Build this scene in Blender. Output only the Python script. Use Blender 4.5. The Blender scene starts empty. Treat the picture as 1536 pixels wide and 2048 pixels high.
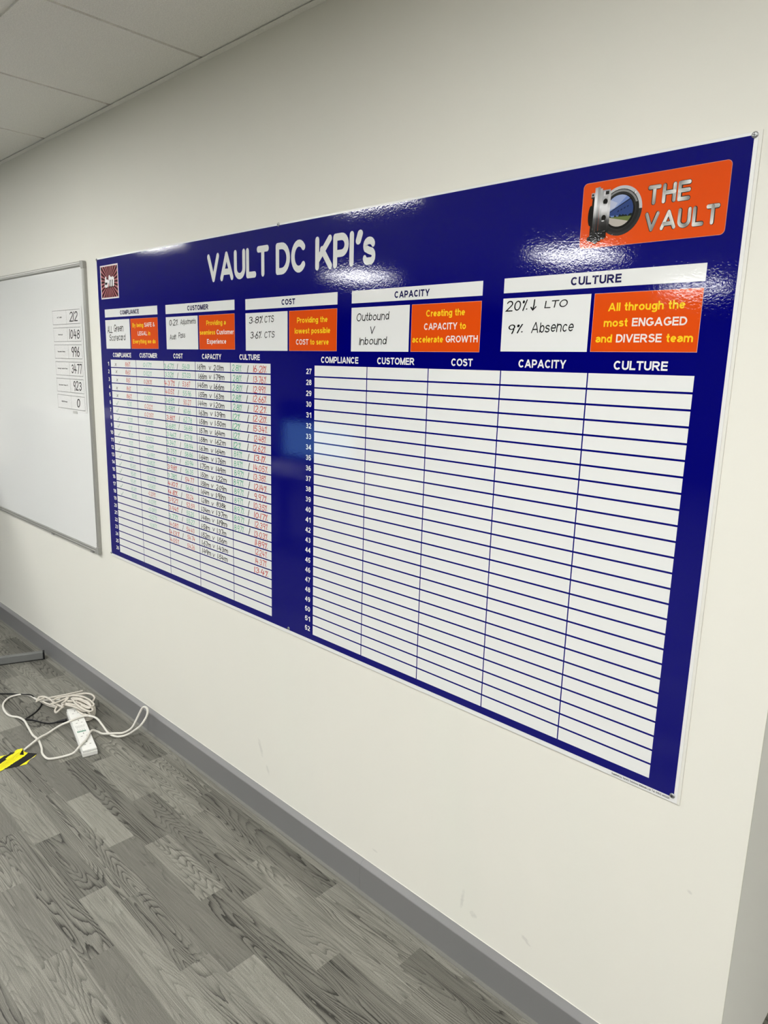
import bpy, bmesh, math, random
from mathutils import Vector, Matrix

scene = bpy.context.scene
COL = scene.collection
R = math.radians
PI = math.pi

# ------------------------------------------------------------------ camera
cam_d = bpy.data.cameras.new('camera')
cam_d.sensor_fit = 'VERTICAL'
cam_d.sensor_height = 36.0
cam_d.lens = 36.0 * 1409.73 / 2048.0
cam_d.clip_start = 0.05
cam = bpy.data.objects.new('camera', cam_d)
COL.objects.link(cam)
RIGHT = Vector((0.7172991, 0.6962371, 0.0271257))
DOWN = Vector((0.1588767, -0.1255295, -0.9792857))
FWD = Vector((-0.6784100, 0.7067504, -0.2006581))
m3 = Matrix((RIGHT, -DOWN, -FWD)).transposed()
cam.matrix_world = Matrix.Translation((2.8253, -1.2883, 1.5033)) @ m3.to_4x4()
scene.camera = cam

# ------------------------------------------------------------------ world, exposure
world = bpy.data.worlds.new('world')
scene.world = world
world.use_nodes = True
world.node_tree.nodes['Background'].inputs[0].default_value = (0.75, 0.78, 0.8, 1)
world.node_tree.nodes['Background'].inputs[1].default_value = 0.02
scene.view_settings.view_transform = 'Standard'
scene.view_settings.look = 'None'
scene.view_settings.gamma = 1.0
scene.view_settings.use_curve_mapping = False
scene.view_settings.exposure = 0.0
LAMP = 33.0            # brightness of the ceiling light diffusers
LAMP_COLOUR = (1.0, 0.995, 0.975)

# ------------------------------------------------------------------ helpers
def lin(c):
    def f(u):
        u /= 255.0
        return u / 12.92 if u <= 0.04045 else ((u + 0.055) / 1.055) ** 2.4
    return tuple(f(u) for u in c)

class NT:
    def __init__(s, name):
        s.m = bpy.data.materials.new(name)
        s.m.use_nodes = True
        s.t = s.m.node_tree
        s.b = s.t.nodes['Principled BSDF']
    def n(s, typ, **kw):
        nd = s.t.nodes.new(typ)
        for k, v in kw.items():
            if k.startswith('i_'):
                key = k[2:]
                key = int(key) if key.isdigit() else key
                s_in = nd.inputs[key]
                if hasattr(v, 'is_output'):
                    s.t.links.new(v, s_in)
                else:
                    s_in.default_value = v
            else:
                setattr(nd, k, v)
        return nd
    def math(s, op, a, b=None, c=None):
        nd = s.t.nodes.new('ShaderNodeMath')
        nd.operation = op
        for i, v in enumerate((a, b, c)):
            if v is None: continue
            if hasattr(v, 'is_output'): s.t.links.new(v, nd.inputs[i])
            else: nd.inputs[i].default_value = v
        return nd.outputs[0]
    def link(s, a, b): s.t.links.new(a, b)
    def set(s, **kw):
        for k, v in kw.items():
            s.b.inputs[k.replace('_', ' ')].default_value = v

def basic(name, rgb, rough=0.5, spec=0.5, metal=0.0, grain=0.0, scale=200.0):
    """plain surface with a fine procedural grain in tone and relief"""
    M = NT(name)
    M.set(Roughness=rough, Metallic=metal)
    M.b.inputs['Specular IOR Level'].default_value = spec
    tc = M.n('ShaderNodeTexCoord').outputs['Object']
    nz = M.n('ShaderNodeTexNoise', i_Vector=tc, i_Scale=scale, i_Detail=3.0)
    rp = M.n('ShaderNodeValToRGB', i_Fac=nz.outputs[0])
    a = 0.06 if grain == 0 else 0.12
    rp.color_ramp.elements[0].position = 0.3
    rp.color_ramp.elements[1].position = 0.7
    rp.color_ramp.elements[0].color = tuple(c * (1 - a) for c in rgb) + (1,)
    rp.color_ramp.elements[1].color = tuple(min(1, c * (1 + a * .5)) for c in rgb) + (1,)
    M.link(rp.outputs[0], M.b.inputs['Base Color'])
    if grain:
        bp = M.n('ShaderNodeBump', i_Height=nz.outputs[0], i_Strength=grain, i_Distance=0.0006)
        M.link(bp.outputs[0], M.b.inputs['Normal'])
    return M.m

class MB:
    """collects shapes into one mesh"""
    def __init__(s): s.v = []; s.f = []; s.mi = []; s.c = []
    def poly(s, pts, mi=0, col=None):
        i = len(s.v); s.v += [tuple(p) for p in pts]
        s.f.append(tuple(range(i, i + len(pts)))); s.mi.append(mi); s.c.append(col)
    def box(s, x0, x1, y0, y1, z0, z1, mi=0, col=None):
        i = len(s.v)
        s.v += [(x, y, z) for z in (z0, z1) for y in (y0, y1) for x in (x0, x1)]
        for f in ((0, 2, 3, 1), (4, 5, 7, 6), (0, 1, 5, 4), (2, 6, 7, 3), (0, 4, 6, 2), (1, 3, 7, 5)):
            s.f.append(tuple(i + k for k in f)); s.mi.append(mi); s.c.append(col)
    def prism(s, prof, p0, p1, u, w, mi=0):
        """profile (a,b) in axes u,w swept from p0 to p1"""
        p0, p1, u, w = map(Vector, (p0, p1, u, w)); n = len(prof); i = len(s.v)
        for p in (p0, p1):
            s.v += [tuple(p + u * a + w * b) for a, b in prof]
        for k in range(n):
            s.f.append((i + k, i + (k + 1) % n, i + n + (k + 1) % n, i + n + k)); s.mi.append(mi); s.c.append(None)
        s.f.append(tuple(i + k for k in reversed(range(n)))); s.mi.append(mi); s.c.append(None)
        s.f.append(tuple(i + n + k for k in range(n))); s.mi.append(mi); s.c.append(None)
    def tube(s, pts, r, seg=10, mi=0, closed=False, smooth=4):
        P = [Vector(p) for p in pts]
        if smooth and len(P) > 2:                      # Catmull-Rom through the points
            Q = []
            for i in range(len(P) - 1):
                a = P[max(i - 1, 0)]; b = P[i]; c = P[i + 1]; d = P[min(i + 2, len(P) - 1)]
                for k in range(smooth):
                    t = k / smooth
                    Q.append(0.5 * ((2 * b) + (c - a) * t + (2 * a - 5 * b + 4 * c - d) * t * t + (3 * b - a - 3 * c + d) * t ** 3))
            Q.append(P[-1]); P = Q
        i0 = len(s.v); up = Vector((0, 0, 1)); nprev = None
        for i, p in enumerate(P):
            t = (P[min(i + 1, len(P) - 1)] - P[max(i - 1, 0)])
            if t.length < 1e-9: t = Vector((1, 0, 0))
            t.normalize()
            if nprev is None:
                nprev = up.cross(t)
                if nprev.length < 1e-3: nprev = Vector((1, 0, 0)).cross(t)
            nrm = (nprev - t * nprev.dot(t)).normalized(); b = t.cross(nrm); nprev = nrm
            rr = r(i / (len(P) - 1)) if callable(r) else r
            s.v += [tuple(p + (nrm * math.cos(2 * PI * k / seg) + b * math.sin(2 * PI * k / seg)) * rr) for k in range(seg)]
        for i in range(len(P) - 1):
            for k in range(seg):
                a = i0 + i * seg + k; b = i0 + i * seg + (k + 1) % seg
                s.f.append((a, b, b + seg, a + seg)); s.mi.append(mi); s.c.append(None)
        s.f.append(tuple(i0 + k for k in reversed(range(seg)))); s.mi.append(mi); s.c.append(None)
        e = i0 + (len(P) - 1) * seg
        s.f.append(tuple(e + k for k in range(seg))); s.mi.append(mi); s.c.append(None)
    def lathe(s, prof, seg=20, axis='z', o=(0, 0, 0), mi=0):
        i0 = len(s.v)
        for r, h in prof:
            for k in range(seg):
                a = 2 * PI * k / seg; x, y = r * math.cos(a), r * math.sin(a)
                q = (x, y, h) if axis == 'z' else (x, -h, y)
                s.v.append((q[0] + o[0], q[1] + o[1], q[2] + o[2]))
        for j in range(len(prof) - 1):
            for k in range(seg):
                a = i0 + j * seg + k; b = i0 + j * seg + (k + 1) % seg
                s.f.append((a, b, b + seg, a + seg)); s.mi.append(mi); s.c.append(None)
        s.f.append(tuple(i0 + k for k in reversed(range(seg)))); s.mi.append(mi); s.c.append(None)
        e = i0 + (len(prof) - 1) * seg
        s.f.append(tuple(e + k for k in range(seg))); s.mi.append(mi); s.c.append(None)
    def build(s, name, mats, parent=None, bevel=0.0, smooth=False, recalc=True):
        me = bpy.data.meshes.new(name)
        me.from_pydata(s.v, [], s.f)
        if not isinstance(mats, (list, tuple)): mats = [mats]
        for m in mats: me.materials.append(m)
        for p, mi in zip(me.polygons, s.mi): p.material_index = mi
        if any(c is not None for c in s.c):
            ca = me.color_attributes.new('Tone', 'FLOAT_COLOR', 'CORNER')
            li = 0
            for p, c in zip(me.polygons, s.c):
                if c is None: c = (0.8, 0.8, 0.8)
                cs = c if isinstance(c[0], (tuple, list)) else [c] * p.loop_total
                for q in range(p.loop_total):
                    ca.data[p.loop_start + q].color = tuple(cs[q][:3]) + (1.0,)
        if recalc or bevel:
            bm = bmesh.new(); bm.from_mesh(me)
            if recalc: bmesh.ops.recalc_face_normals(bm, faces=bm.faces)
            if bevel:
                ed = [e for e in bm.edges if len(e.link_faces) == 2 and e.calc_face_angle(0) > 0.5]
                bmesh.ops.bevel(bm, geom=ed, offset=bevel, segments=2, affect='EDGES', profile=0.6)
            bm.to_mesh(me); bm.free()
        if smooth:
            for p in me.polygons: p.use_smooth = True
        me.update()
        o = bpy.data.objects.new(name, me)
        COL.objects.link(o)
        if parent: o.parent = parent
        return o

def tag(o, label=None, cat=None, group=None, kind=None):
    if label: o['label'] = label
    if cat: o['category'] = cat
    if group: o['group'] = group
    if kind: o['kind'] = kind
    return o

def empty(name, loc, label, cat, group=None, rz=0.0):
    o = bpy.data.objects.new(name, None); COL.objects.link(o)
    o.empty_display_size = 0.1
    o.location = loc; o.rotation_euler = (0, 0, rz)
    return tag(o, label, cat, group)

def copy_thing(o, loc, label=None):
    c = o.copy(); COL.objects.link(c); c.location = loc
    if label: c['label'] = label
    for ch in list(o.children):
        d = ch.copy(); COL.objects.link(d); d.parent = c
        for g in ch.children:
            e = g.copy(); COL.objects.link(e); e.parent = d
    return c

def struct(o): o['kind'] = 'structure'; return o

# ------------------------------------------------------------------ materials of the room
def wall_paint():
    M = NT('wall_paint'); M.set(Roughness=0.62)
    M.b.inputs['Specular IOR Level'].default_value = 0.3
    tc = M.n('ShaderNodeTexCoord').outputs['Object']
    n1 = M.n('ShaderNodeTexNoise', i_Vector=tc, i_Scale=1.3, i_Detail=3.0)
    mix = M.n('ShaderNodeMix', data_type='RGBA', i_Factor=n1.outputs[0])
    mix.inputs[6].default_value = (0.775, 0.765, 0.695, 1); mix.inputs[7].default_value = (0.80, 0.787, 0.715, 1)
    sep = M.n('ShaderNodeSeparateXYZ', i_0=tc)
    # scuffs: small worn streaks with shapes of their own
    wob = M.n('ShaderNodeTexNoise', i_Vector=tc, i_Scale=90.0, i_Detail=2.0).outputs[0]
    total = None
    for (cx, cz, rx, rz, sk) in ((1.044, .2385, .010, .034, -.35), (1.083, .174, .008, .018, -.3), (1.904, .178, .006, .035, .1),
                                 (2.09, .1845, .010, .007, -.6), (2.10, .176, .007, .005, -.8), (2.44, .521, .006, .004, -.6), (1.59, .146, .012, .004, -.4),
                                 (1.94, .155, .012, .01, 0)):
        dx = M.math('SUBTRACT', sep.outputs[0], cx); dz = M.math('SUBTRACT', sep.outputs[2], cz)
        dxx = M.math('DIVIDE', M.math('SUBTRACT', dx, M.math('MULTIPLY', dz, sk)), rx); dzz = M.math('DIVIDE', dz, rz)
        d = M.math('ADD', M.math('MULTIPLY', dxx, dxx), M.math('MULTIPLY', dzz, dzz))
        k = M.math('MAXIMUM', M.math('SUBTRACT', M.math('MULTIPLY', wob, 2.0), d), 0.0)
        total = k if total is None else M.math('ADD', total, k)
    fac = M.math('MINIMUM', M.math('MULTIPLY', total, 0.22), 0.22)
    mx2 = M.n('ShaderNodeMix', data_type='RGBA', i_Factor=fac)
    M.link(mix.outputs[2], mx2.inputs[6]); mx2.inputs[7].default_value = (0.3, 0.3, 0.28, 1)
    M.link(mx2.outputs[2], M.b.inputs['Base Color'])
    n2 = M.n('ShaderNodeTexNoise', i_Vector=tc, i_Scale=160.0, i_Detail=4.0)
    bp = M.n('ShaderNodeBump', i_Height=n2.outputs[0], i_Strength=0.12, i_Distance=0.001)
    M.link(bp.outputs[0], M.b.inputs['Normal'])
    return M.m

def vinyl_floor():
    """grey oak-effect sheet vinyl; every plank face carries tone, grain strength and a seed"""
    M = NT('oak_effect_vinyl'); M.b.inputs['Specular IOR Level'].default_value = 0.35
    tc = M.n('ShaderNodeTexCoord').outputs['Object']
    at = M.n('ShaderNodeAttribute', attribute_name='Tone')
    sp = M.n('ShaderNodeSeparateColor', i_0=at.outputs['Color'])
    tone, strg, seed = sp.outputs[0], sp.outputs[1], sp.outputs[2]
    off = M.n('ShaderNodeCombineXYZ', i_0=M.math('MULTIPLY', seed, 37.0), i_1=M.math('MULTIPLY', seed, 19.0), i_2=M.math('MULTIPLY', seed, 11.0))
    pos = M.n('ShaderNodeVectorMath', operation='ADD', i_0=tc, i_1=off.outputs[0]).outputs[0]
    def scaled(v, x, y, z=1.0):
        return M.n('ShaderNodeVectorMath', operation='MULTIPLY', i_0=v, i_1=(x, y, z)).outputs[0]
    # growth rings: contour lines of a stretched noise
    ring = M.n('ShaderNodeTexNoise', i_Vector=scaled(pos, 1.5, 12.5), i_Scale=1.0, i_Detail=1.6, i_Roughness=0.38, i_Distortion=0.2).outputs[0]
    fray = M.n('ShaderNodeTexNoise', i_Vector=scaled(pos, 30.0, 260.0), i_Scale=1.0, i_Detail=3.0).outputs[0]
    rr = M.math('ADD', M.math('MULTIPLY', ring, 34.0), M.math('MULTIPLY', fray, 0.42))
    saw = M.math('FRACT', rr)
    line = M.math('POWER', saw, 4.5)
    fade = M.n('ShaderNodeTexNoise', i_Vector=scaled(pos, 4.0, 22.0), i_Scale=1.0, i_Detail=1.0).outputs[0]
    line = M.math('MULTIPLY', line, M.math('MULTIPLY', M.math('MAXIMUM', M.math('SUBTRACT', fade, 0.24), 0.0), 2.8))
    streak = M.n('ShaderNodeTexNoise', i_Vector=scaled(pos, 9.0, 420.0), i_Scale=1.0, i_Detail=3.0, i_Roughness=0.6).outputs[0]
    fine = M.n('ShaderNodeTexNoise', i_Vector=scaled(pos, 3.2, 210.0), i_Scale=1.0, i_Detail=2.5, i_Roughness=0.55).outputs[0]
    fine = M.math('MINIMUM', M.math('MULTIPLY', M.math('MAXIMUM', M.math('SUBTRACT', fine, 0.53), 0.0), 6.0), 1.0)
    speck = M.n('ShaderNodeTexNoise', i_Vector=tc, i_Scale=620.0, i_Detail=2.0).outputs[0]
    cloud = M.n('ShaderNodeTexNoise', i_Vector=scaled(pos, 3.0, 16.0), i_Scale=1.0, i_Detail=3.0).outputs[0]
    v = M.math('ADD', tone, M.math('MULTIPLY', M.math('SUBTRACT', cloud, 0.5), 0.16))
    v = M.math('ADD', v, M.math('MULTIPLY', M.math('SUBTRACT', streak, 0.5), 0.42))
    v = M.math('ADD', v, M.math('MULTIPLY', M.math('SUBTRACT', speck, 0.5), 0.62))
    v = M.math('SUBTRACT', v, M.math('MULTIPLY', M.math('MULTIPLY', line, strg), 0.74))
    v = M.math('SUBTRACT', v, M.math('MULTIPLY', M.math('MULTIPLY', fine, strg), 0.34))
    # dark knots
    kn = M.n('ShaderNodeTexVoronoi', i_Vector=scaled(pos, 5.0, 11.0), i_Scale=1.0).outputs[0]
    knot = M.math('MULTIPLY', M.math('MAXIMUM', M.math('SUBTRACT', 0.05, kn), 0.0), 6.0)
    v = M.math('SUBTRACT', v, knot)
    rp = M.n('ShaderNodeValToRGB', i_Fac=v)
    e = rp.color_ramp.elements
    e[0].position = 0.0; e[0].color = (0.030, 0.029, 0.024, 1)
    e[1].position = 1.0; e[1].color = (0.50, 0.49, 0.425, 1)
    e2 = rp.color_ramp.elements.new(0.5); e2.color = (0.175, 0.170, 0.146, 1)
    M.link(rp.outputs[0], M.b.inputs['Base Color'])
    M.set(Roughness=0.48)
    h = M.math('SUBTRACT', M.math('MULTIPLY', speck, 0.6), line)
    bp = M.n('ShaderNodeBump', i_Height=h, i_Strength=0.25, i_Distance=0.0004)
    M.link(bp.outputs[0], M.b.inputs['Normal'])
    return M.m

def laminate():
    """printed colour under a crinkled gloss film"""
    M = NT('laminated_print')
    at = M.n('ShaderNodeAttribute', attribute_name='Tone')
    M.link(at.outputs['Color'], M.b.inputs['Base Color'])
    M.set(Roughness=0.05)
    M.b.inputs['Specular IOR Level'].default_value = 0.46
    tc = M.n('ShaderNodeTexCoord').outputs['Object']
    st = M.n('ShaderNodeVectorMath', operation='MULTIPLY', i_0=tc, i_1=(1.0, 1.0, 1.25)).outputs[0]
    n1 = M.n('ShaderNodeTexNoise', i_Vector=st, i_Scale=205.0, i_Detail=1.5, i_Roughness=0.5, i_Distortion=0.6)
    n2 = M.n('ShaderNodeTexNoise', i_Vector=st, i_Scale=90.0, i_Detail=1.0)
    h = M.math('ADD', n1.outputs[0], M.math('MULTIPLY', n2.outputs[0], 0.35))
    bp = M.n('ShaderNodeBump', i_Height=h, i_Strength=1.0, i_Distance=0.000056)
    M.link(bp.outputs[0], M.b.inputs['Normal'])
    return M.m

def ceiling_tile():
    return basic('ceiling_tile', (0.88, 0.865, 0.81), 0.85, 0.2, 0, 0.06, 300)

def lamp_mat():
    M = NT('light_diffuser')
    M.set(Roughness=0.4); M.b.inputs['Base Color'].default_value = (0.85, 0.85, 0.83, 1)
    M.b.inputs['Emission Color'].default_value = LAMP_COLOUR + (1,)
    M.b.inputs['Emission Strength'].default_value = LAMP
    tc = M.n('ShaderNodeTexCoord').outputs['Object']
    nz = M.n('ShaderNodeTexNoise', i_Vector=tc, i_Scale=400.0)
    bp = M.n('ShaderNodeBump', i_Height=nz.outputs[0], i_Strength=0.1, i_Distance=0.001)
    M.link(bp.outputs[0], M.b.inputs['Normal'])
    return M.m

WALL = wall_paint(); FLOOR = vinyl_floor(); PRINT = laminate(); TILE = ceiling_tile()
GRID = basic('ceiling_grid_metal', (0.85, 0.835, 0.78), 0.55, 0.4)
SKIRT = basic('grey_satin_paint', (0.198, 0.196, 0.198), 0.42, 0.5, 0, 0, 900)
SEAL = basic('grey_sealant', (0.17, 0.168, 0.150), 0.5)
WHITE_SHEET = basic('white_plastic_sheet', (0.80, 0.80, 0.79), 0.3, 0.5, 0, 0, 4000)
CREAM_EDGE = basic('cream_foam_board', (0.76, 0.75, 0.69), 0.5, 0.5, 0, 0, 4000)
STEEL = basic('zinc_screw', (0.42, 0.43, 0.44), 0.35, 0.5, 0.9)
DARK = basic('black_plastic', (0.008, 0.008, 0.009), 0.5, 0.3)
ALU = basic('anodised_aluminium', (0.40, 0.40, 0.375), 0.34, 0.5, 0.45, 0.03, 500)
CAP = basic('grey_plastic_cap', (0.34, 0.34, 0.315), 0.5)
WB = basic('whiteboard_enamel', (0.80, 0.81, 0.79), 0.06, 0.5, 0, 0, 3000)
PAPER = basic('laminated_paper', (0.80, 0.80, 0.785), 0.25)
CABLE = basic('white_pvc_cable', (0.70, 0.68, 0.62), 0.42)
COIL = basic('aged_white_pvc_cable', (0.64, 0.60, 0.53), 0.45)
SOCK = basic('white_socket_plastic', (0.80, 0.80, 0.77), 0.35)
SLOT = basic('socket_slot_shadow', (0.26, 0.25, 0.24), 0.6)
GREEN = basic('green_label_ink', (0.02, 0.20, 0.12), 0.5)
INKGREY = basic('grey_embossed_ink', (0.52, 0.52, 0.49), 0.5)
YELLOW = basic('yellow_tape', (0.86, 0.78, 0.005), 0.35)
BLACKTAPE = basic('black_tape', (0.008, 0.008, 0.010), 0.55, 0.25)
TAPEBACK = basic('tape_white_edge', (0.70, 0.70, 0.55), 0.5)
GREYMETAL = basic('grey_powder_coat', (0.165, 0.17, 0.165), 0.45, 0.5, 0, 0.03, 600)
LAMPM = lamp_mat()
INK = basic('black_marker', (0.010, 0.010, 0.010), 0.4)

# ------------------------------------------------------------------ the room
X0, X1, XC = -7.2, 8.0, 2.527         # left wall, right wall, outside corner
Y1, ZC, YR = -7.6, 2.3905, 1.35       # wall behind the camera, tile face, back of the recess

REFLECT_DARK = basic('reflection_darkener', (.075, .076, .080), .8, .2, 0, .05, 160)  # invented dark tone for the unseen wall, keeps the blue board's reflections dark
def wall(name, *b, mat=None):
    m = MB(); m.box(*b); return struct(m.build(name, mat or WALL))
wall('wall_back', X0, XC, 0.0, 0.004, 0.0, 2.75)
RETURN_PAINT = basic('grey_white_paint', (.90, .90, .865), .6, .3, 0, 0, 3000)
wall('wall_return', XC - 0.12, XC, 0.004, YR, 0.0, 2.75, mat=RETURN_PAINT)
wall('wall_recess', XC - 0.12, X1 + .1, YR, YR + 0.1, 0.0, 2.75)
wall('wall_left', X0 - 0.1, X0, Y1, 0.02, 0.0, 2.75)
wall('wall_right', X1, X1 + 0.1, Y1, YR, 0.0, 2.75)
wall('wall_front', X0 - .1, X1 + .1, Y1 - 0.1, Y1, 0.0, 2.75, mat=REFLECT_DARK)

# floor: strips of planks, a 0.983 m repeat of one short and one long plank per strip
def floor():
    rnd = random.Random(5)
    m = MB()
    PW, P, S = 0.0815, 0.983, 0.3277
    # strip : (start of a short plank, short tone, short grain, long tone, long grain)
    spec = {-1: (.15, .60, .4, .62, .5), 0: (.499, .60, .75, .43, .75), 1: (.906, .54, .75, .58, .6), 2: (.363, .57, .4, .45, .8), 3: (.936, .60, .6, .43, 1.0),
            4: (.539, .62, .15, .43, .25), 5: (1.110, .50, .9, .56, .8), 6: (.693, .44, 1.0, .59, .3), 7: (1.245, .42, .15, .51, 1.0),
            8: (.841, .50, .3, .60, .6), 9: (1.39, .52, .6, .57, .35), 10: (.99, .47, .7, .55, .5)}
    nstrips = int((0 - Y1) / PW) + 1
    for k in range(-18, nstrips):
        kk = k
        if k < -1 or k > 10: kk = (k % 12) - 1
        st, ts, gs, tl, gl = spec[kk]
        y1 = -0.046 - PW * k; y0 = y1 - PW
        if y1 < Y1: break
        if k < -1 or k > 10: st += 0.31 * ((k * 7) % 5)
        n0 = int((X0 - st) / P) - 1
        seed_s, seed_l = (kk * .0731 + .11) % 1, (kk * .0517 + .53) % 1
        xmin = X0 - .05
        if y0 > 0.02: xmin = XC - .1
        for j in range(n0, n0 + 18):
            for (a, b, t, g, sd) in ((st + j * P, st + j * P + S, ts, gs, seed_s), (st + j * P + S, st + (j + 1) * P, tl, gl, seed_l)):
                a2, b2 = max(a, xmin), min(b, X1 + .05)
                if b2 <= a2: continue
                # the printed grain repeats with the sheet: shift the seed so each repeat reads the same place
                m.poly([(a2, y0, 0), (b2, y0, 0), (b2, y1, 0), (a2, y1, 0)], 0, (t, g, (sd - j * P / 37.0) % 1 if False else (sd + j * .013) % 1))
    m.box(X0 - .1, X1 + .1, Y1 - .1, YR + .1, -0.1, -0.003, 0, (.5, .5, .1))
    o = m.build('floor', FLOOR, recalc=False)
    return struct(o)
floor()

def baseboard():
    m = MB()
    prof = [(0, 0), (-.018, 0), (-.018, .0845), (-.0175, .0866), (-.0162, .0880), (-.0145, .0892), (-.002, .0974), (-.0003, .0982), (0, .0982)]
    for a, b in ((X0, 1.5485), (1.5492, XC + .018)):
        m.prism(prof, (a, 0, 0), (b, 0, 0), (0, 1, 0), (0, 0, 1))
    o = struct(m.build('baseboard_back', SKIRT))
    m = MB()
    m.prism([(-.018, 0), (-.0265, 0), (-.0262, .0015), (-.0195, .0045), (-.018, .0055)], (X0, 0, 0), (XC, 0, 0), (0, 1, 0), (0, 0, 1))
    struct(m.build('trim_1', SEAL))
    m = MB()    # thin bead of paint along the top of the skirting
    m.prism([(0, .0982), (-.0009, .0982), (-.0007, .0996), (0, .1002)], (X0, 0, 0), (XC, 0, 0), (0, 1, 0), (0, 0, 1))
    struct(m.build('trim_2', WALL))
    m = MB()
    m.prism(prof, (X0, Y1, 0), (X0, -.018, 0), (-1, 0, 0), (0, 0, 1))
    struct(m.build('baseboard_left', SKIRT))
    m = MB()
    m.prism([(-a, b) for a, b in prof], (X0 + .018, Y1, 0), (X1 - .018, Y1, 0), (0, 1, 0), (0, 0, 1))
    struct(m.build('baseboard_front', SKIRT))
    m = MB()
    m.prism(prof, (X1, Y1, 0), (X1, YR, 0), (1, 0, 0), (0, 0, 1))
    struct(m.build('baseboard_right', SKIRT))
baseboard()

# ceiling: lay-in tiles in a metal grid; light panels take the place of some tiles
TP = 0.5985
XG = [-.3965 + TP * k for k in range(-12, 16)]
YG = [0.0, -.513] + [-.513 - .6 * k for k in range(1, 12)] + [Y1 - .1]
YG = [1.4, .6] + YG
LIGHTS = [(-.3965 + TP * (4 * i + .5), -1.413 - 2.4 * j) for i in (-2, -1, 0, 1, 2, 3) for j in (0, 1, 2) if not (i == -2 and j) and not (i == -1 and j == 2)]  # rightmost columns are unseen lamps added to brighten the return wall
def ceiling():
    m = MB(); g = MB()
    e = .0065
    for i in range(len(XG) - 1):
        for j in range(len(YG) - 1):
            xa, xb, ya, yb = XG[i], XG[i + 1], YG[j + 1], YG[j]
            cx, cy = (xa + xb) / 2, (ya + yb) / 2
            if xb < X0 or xa > X1: continue
            if ya >= 0 and xb < XC - .2: continue
            if any(abs(cx - lx) < .1 and abs(cy - ly) < .1 for lx, ly in LIGHTS): continue
            yb2 = yb - e
            if yb == 0.0 and xb < XC + .3: yb2 = -.0005
            m.box(xa + e, xb - e, ya + e, yb2, ZC, ZC + .015)
    for x in XG:
        if X0 < x < X1:
            g.box(x - .012, x + .012, Y1, 0 if x < XC - .12 else YR, ZC + .006, ZC + .010)
    for y in YG:
        g.box(X0 if y <= 0 else XC - .12, X1, y - .012, y + .012, ZC + .006, ZC + .010)
    m.box(X0 - .1, X1 + .1, Y1 - .1, YR + .1, 2.7, 2.75)
    o = struct(m.build('ceiling', TILE, bevel=0.0))
    gg = g.build('ceiling_grid', GRID, o)
    a = MB()
    a.box(X0, XC, -.0190, 0, 2.3863, 2.3878); a.box(X0, XC, -.0016, 0, 2.3878, 2.405)
    struct(a.build('trim_3', GRID))
ceiling()

def ceiling_light():
    o = empty('ceiling_light', (LIGHTS[0][0], LIGHTS[0][1], ZC - .004), 'flat white square light panel set flush in the tiled ceiling', 'light', 'square ceiling light panels')
    h, w = TP / 2 - .003, .012
    f = MB()
    f.box(-h, h, -h, -h + w, 0, .012); f.box(-h, h, h - w, h, 0, .012)
    f.box(-h, -h + w, -h + w, h - w, 0, .012); f.box(h - w, h, -h + w, h - w, 0, .012)
    f.build('light_frame', GRID, o)
    d = MB(); d.box(-h + w, h - w, -h + w, h - w, .003, .011)
    d.build('diffuser', LAMPM, o)
    for lx, ly in LIGHTS[1:]:
        copy_thing(o, (lx, ly, ZC - .004))
ceiling_light()

# ------------------------------------------------------------------ lettering: one set of skeleton glyphs
def arc(cx, cy, rx, ry, a0, a1, n=None):
    n = n or max(4, int(abs(a1 - a0) / 14))
    return [(cx + rx * math.cos(R(a0 + (a1 - a0) * i / n)), cy + ry * math.sin(R(a0 + (a1 - a0) * i / n))) for i in range(n + 1)]

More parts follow.
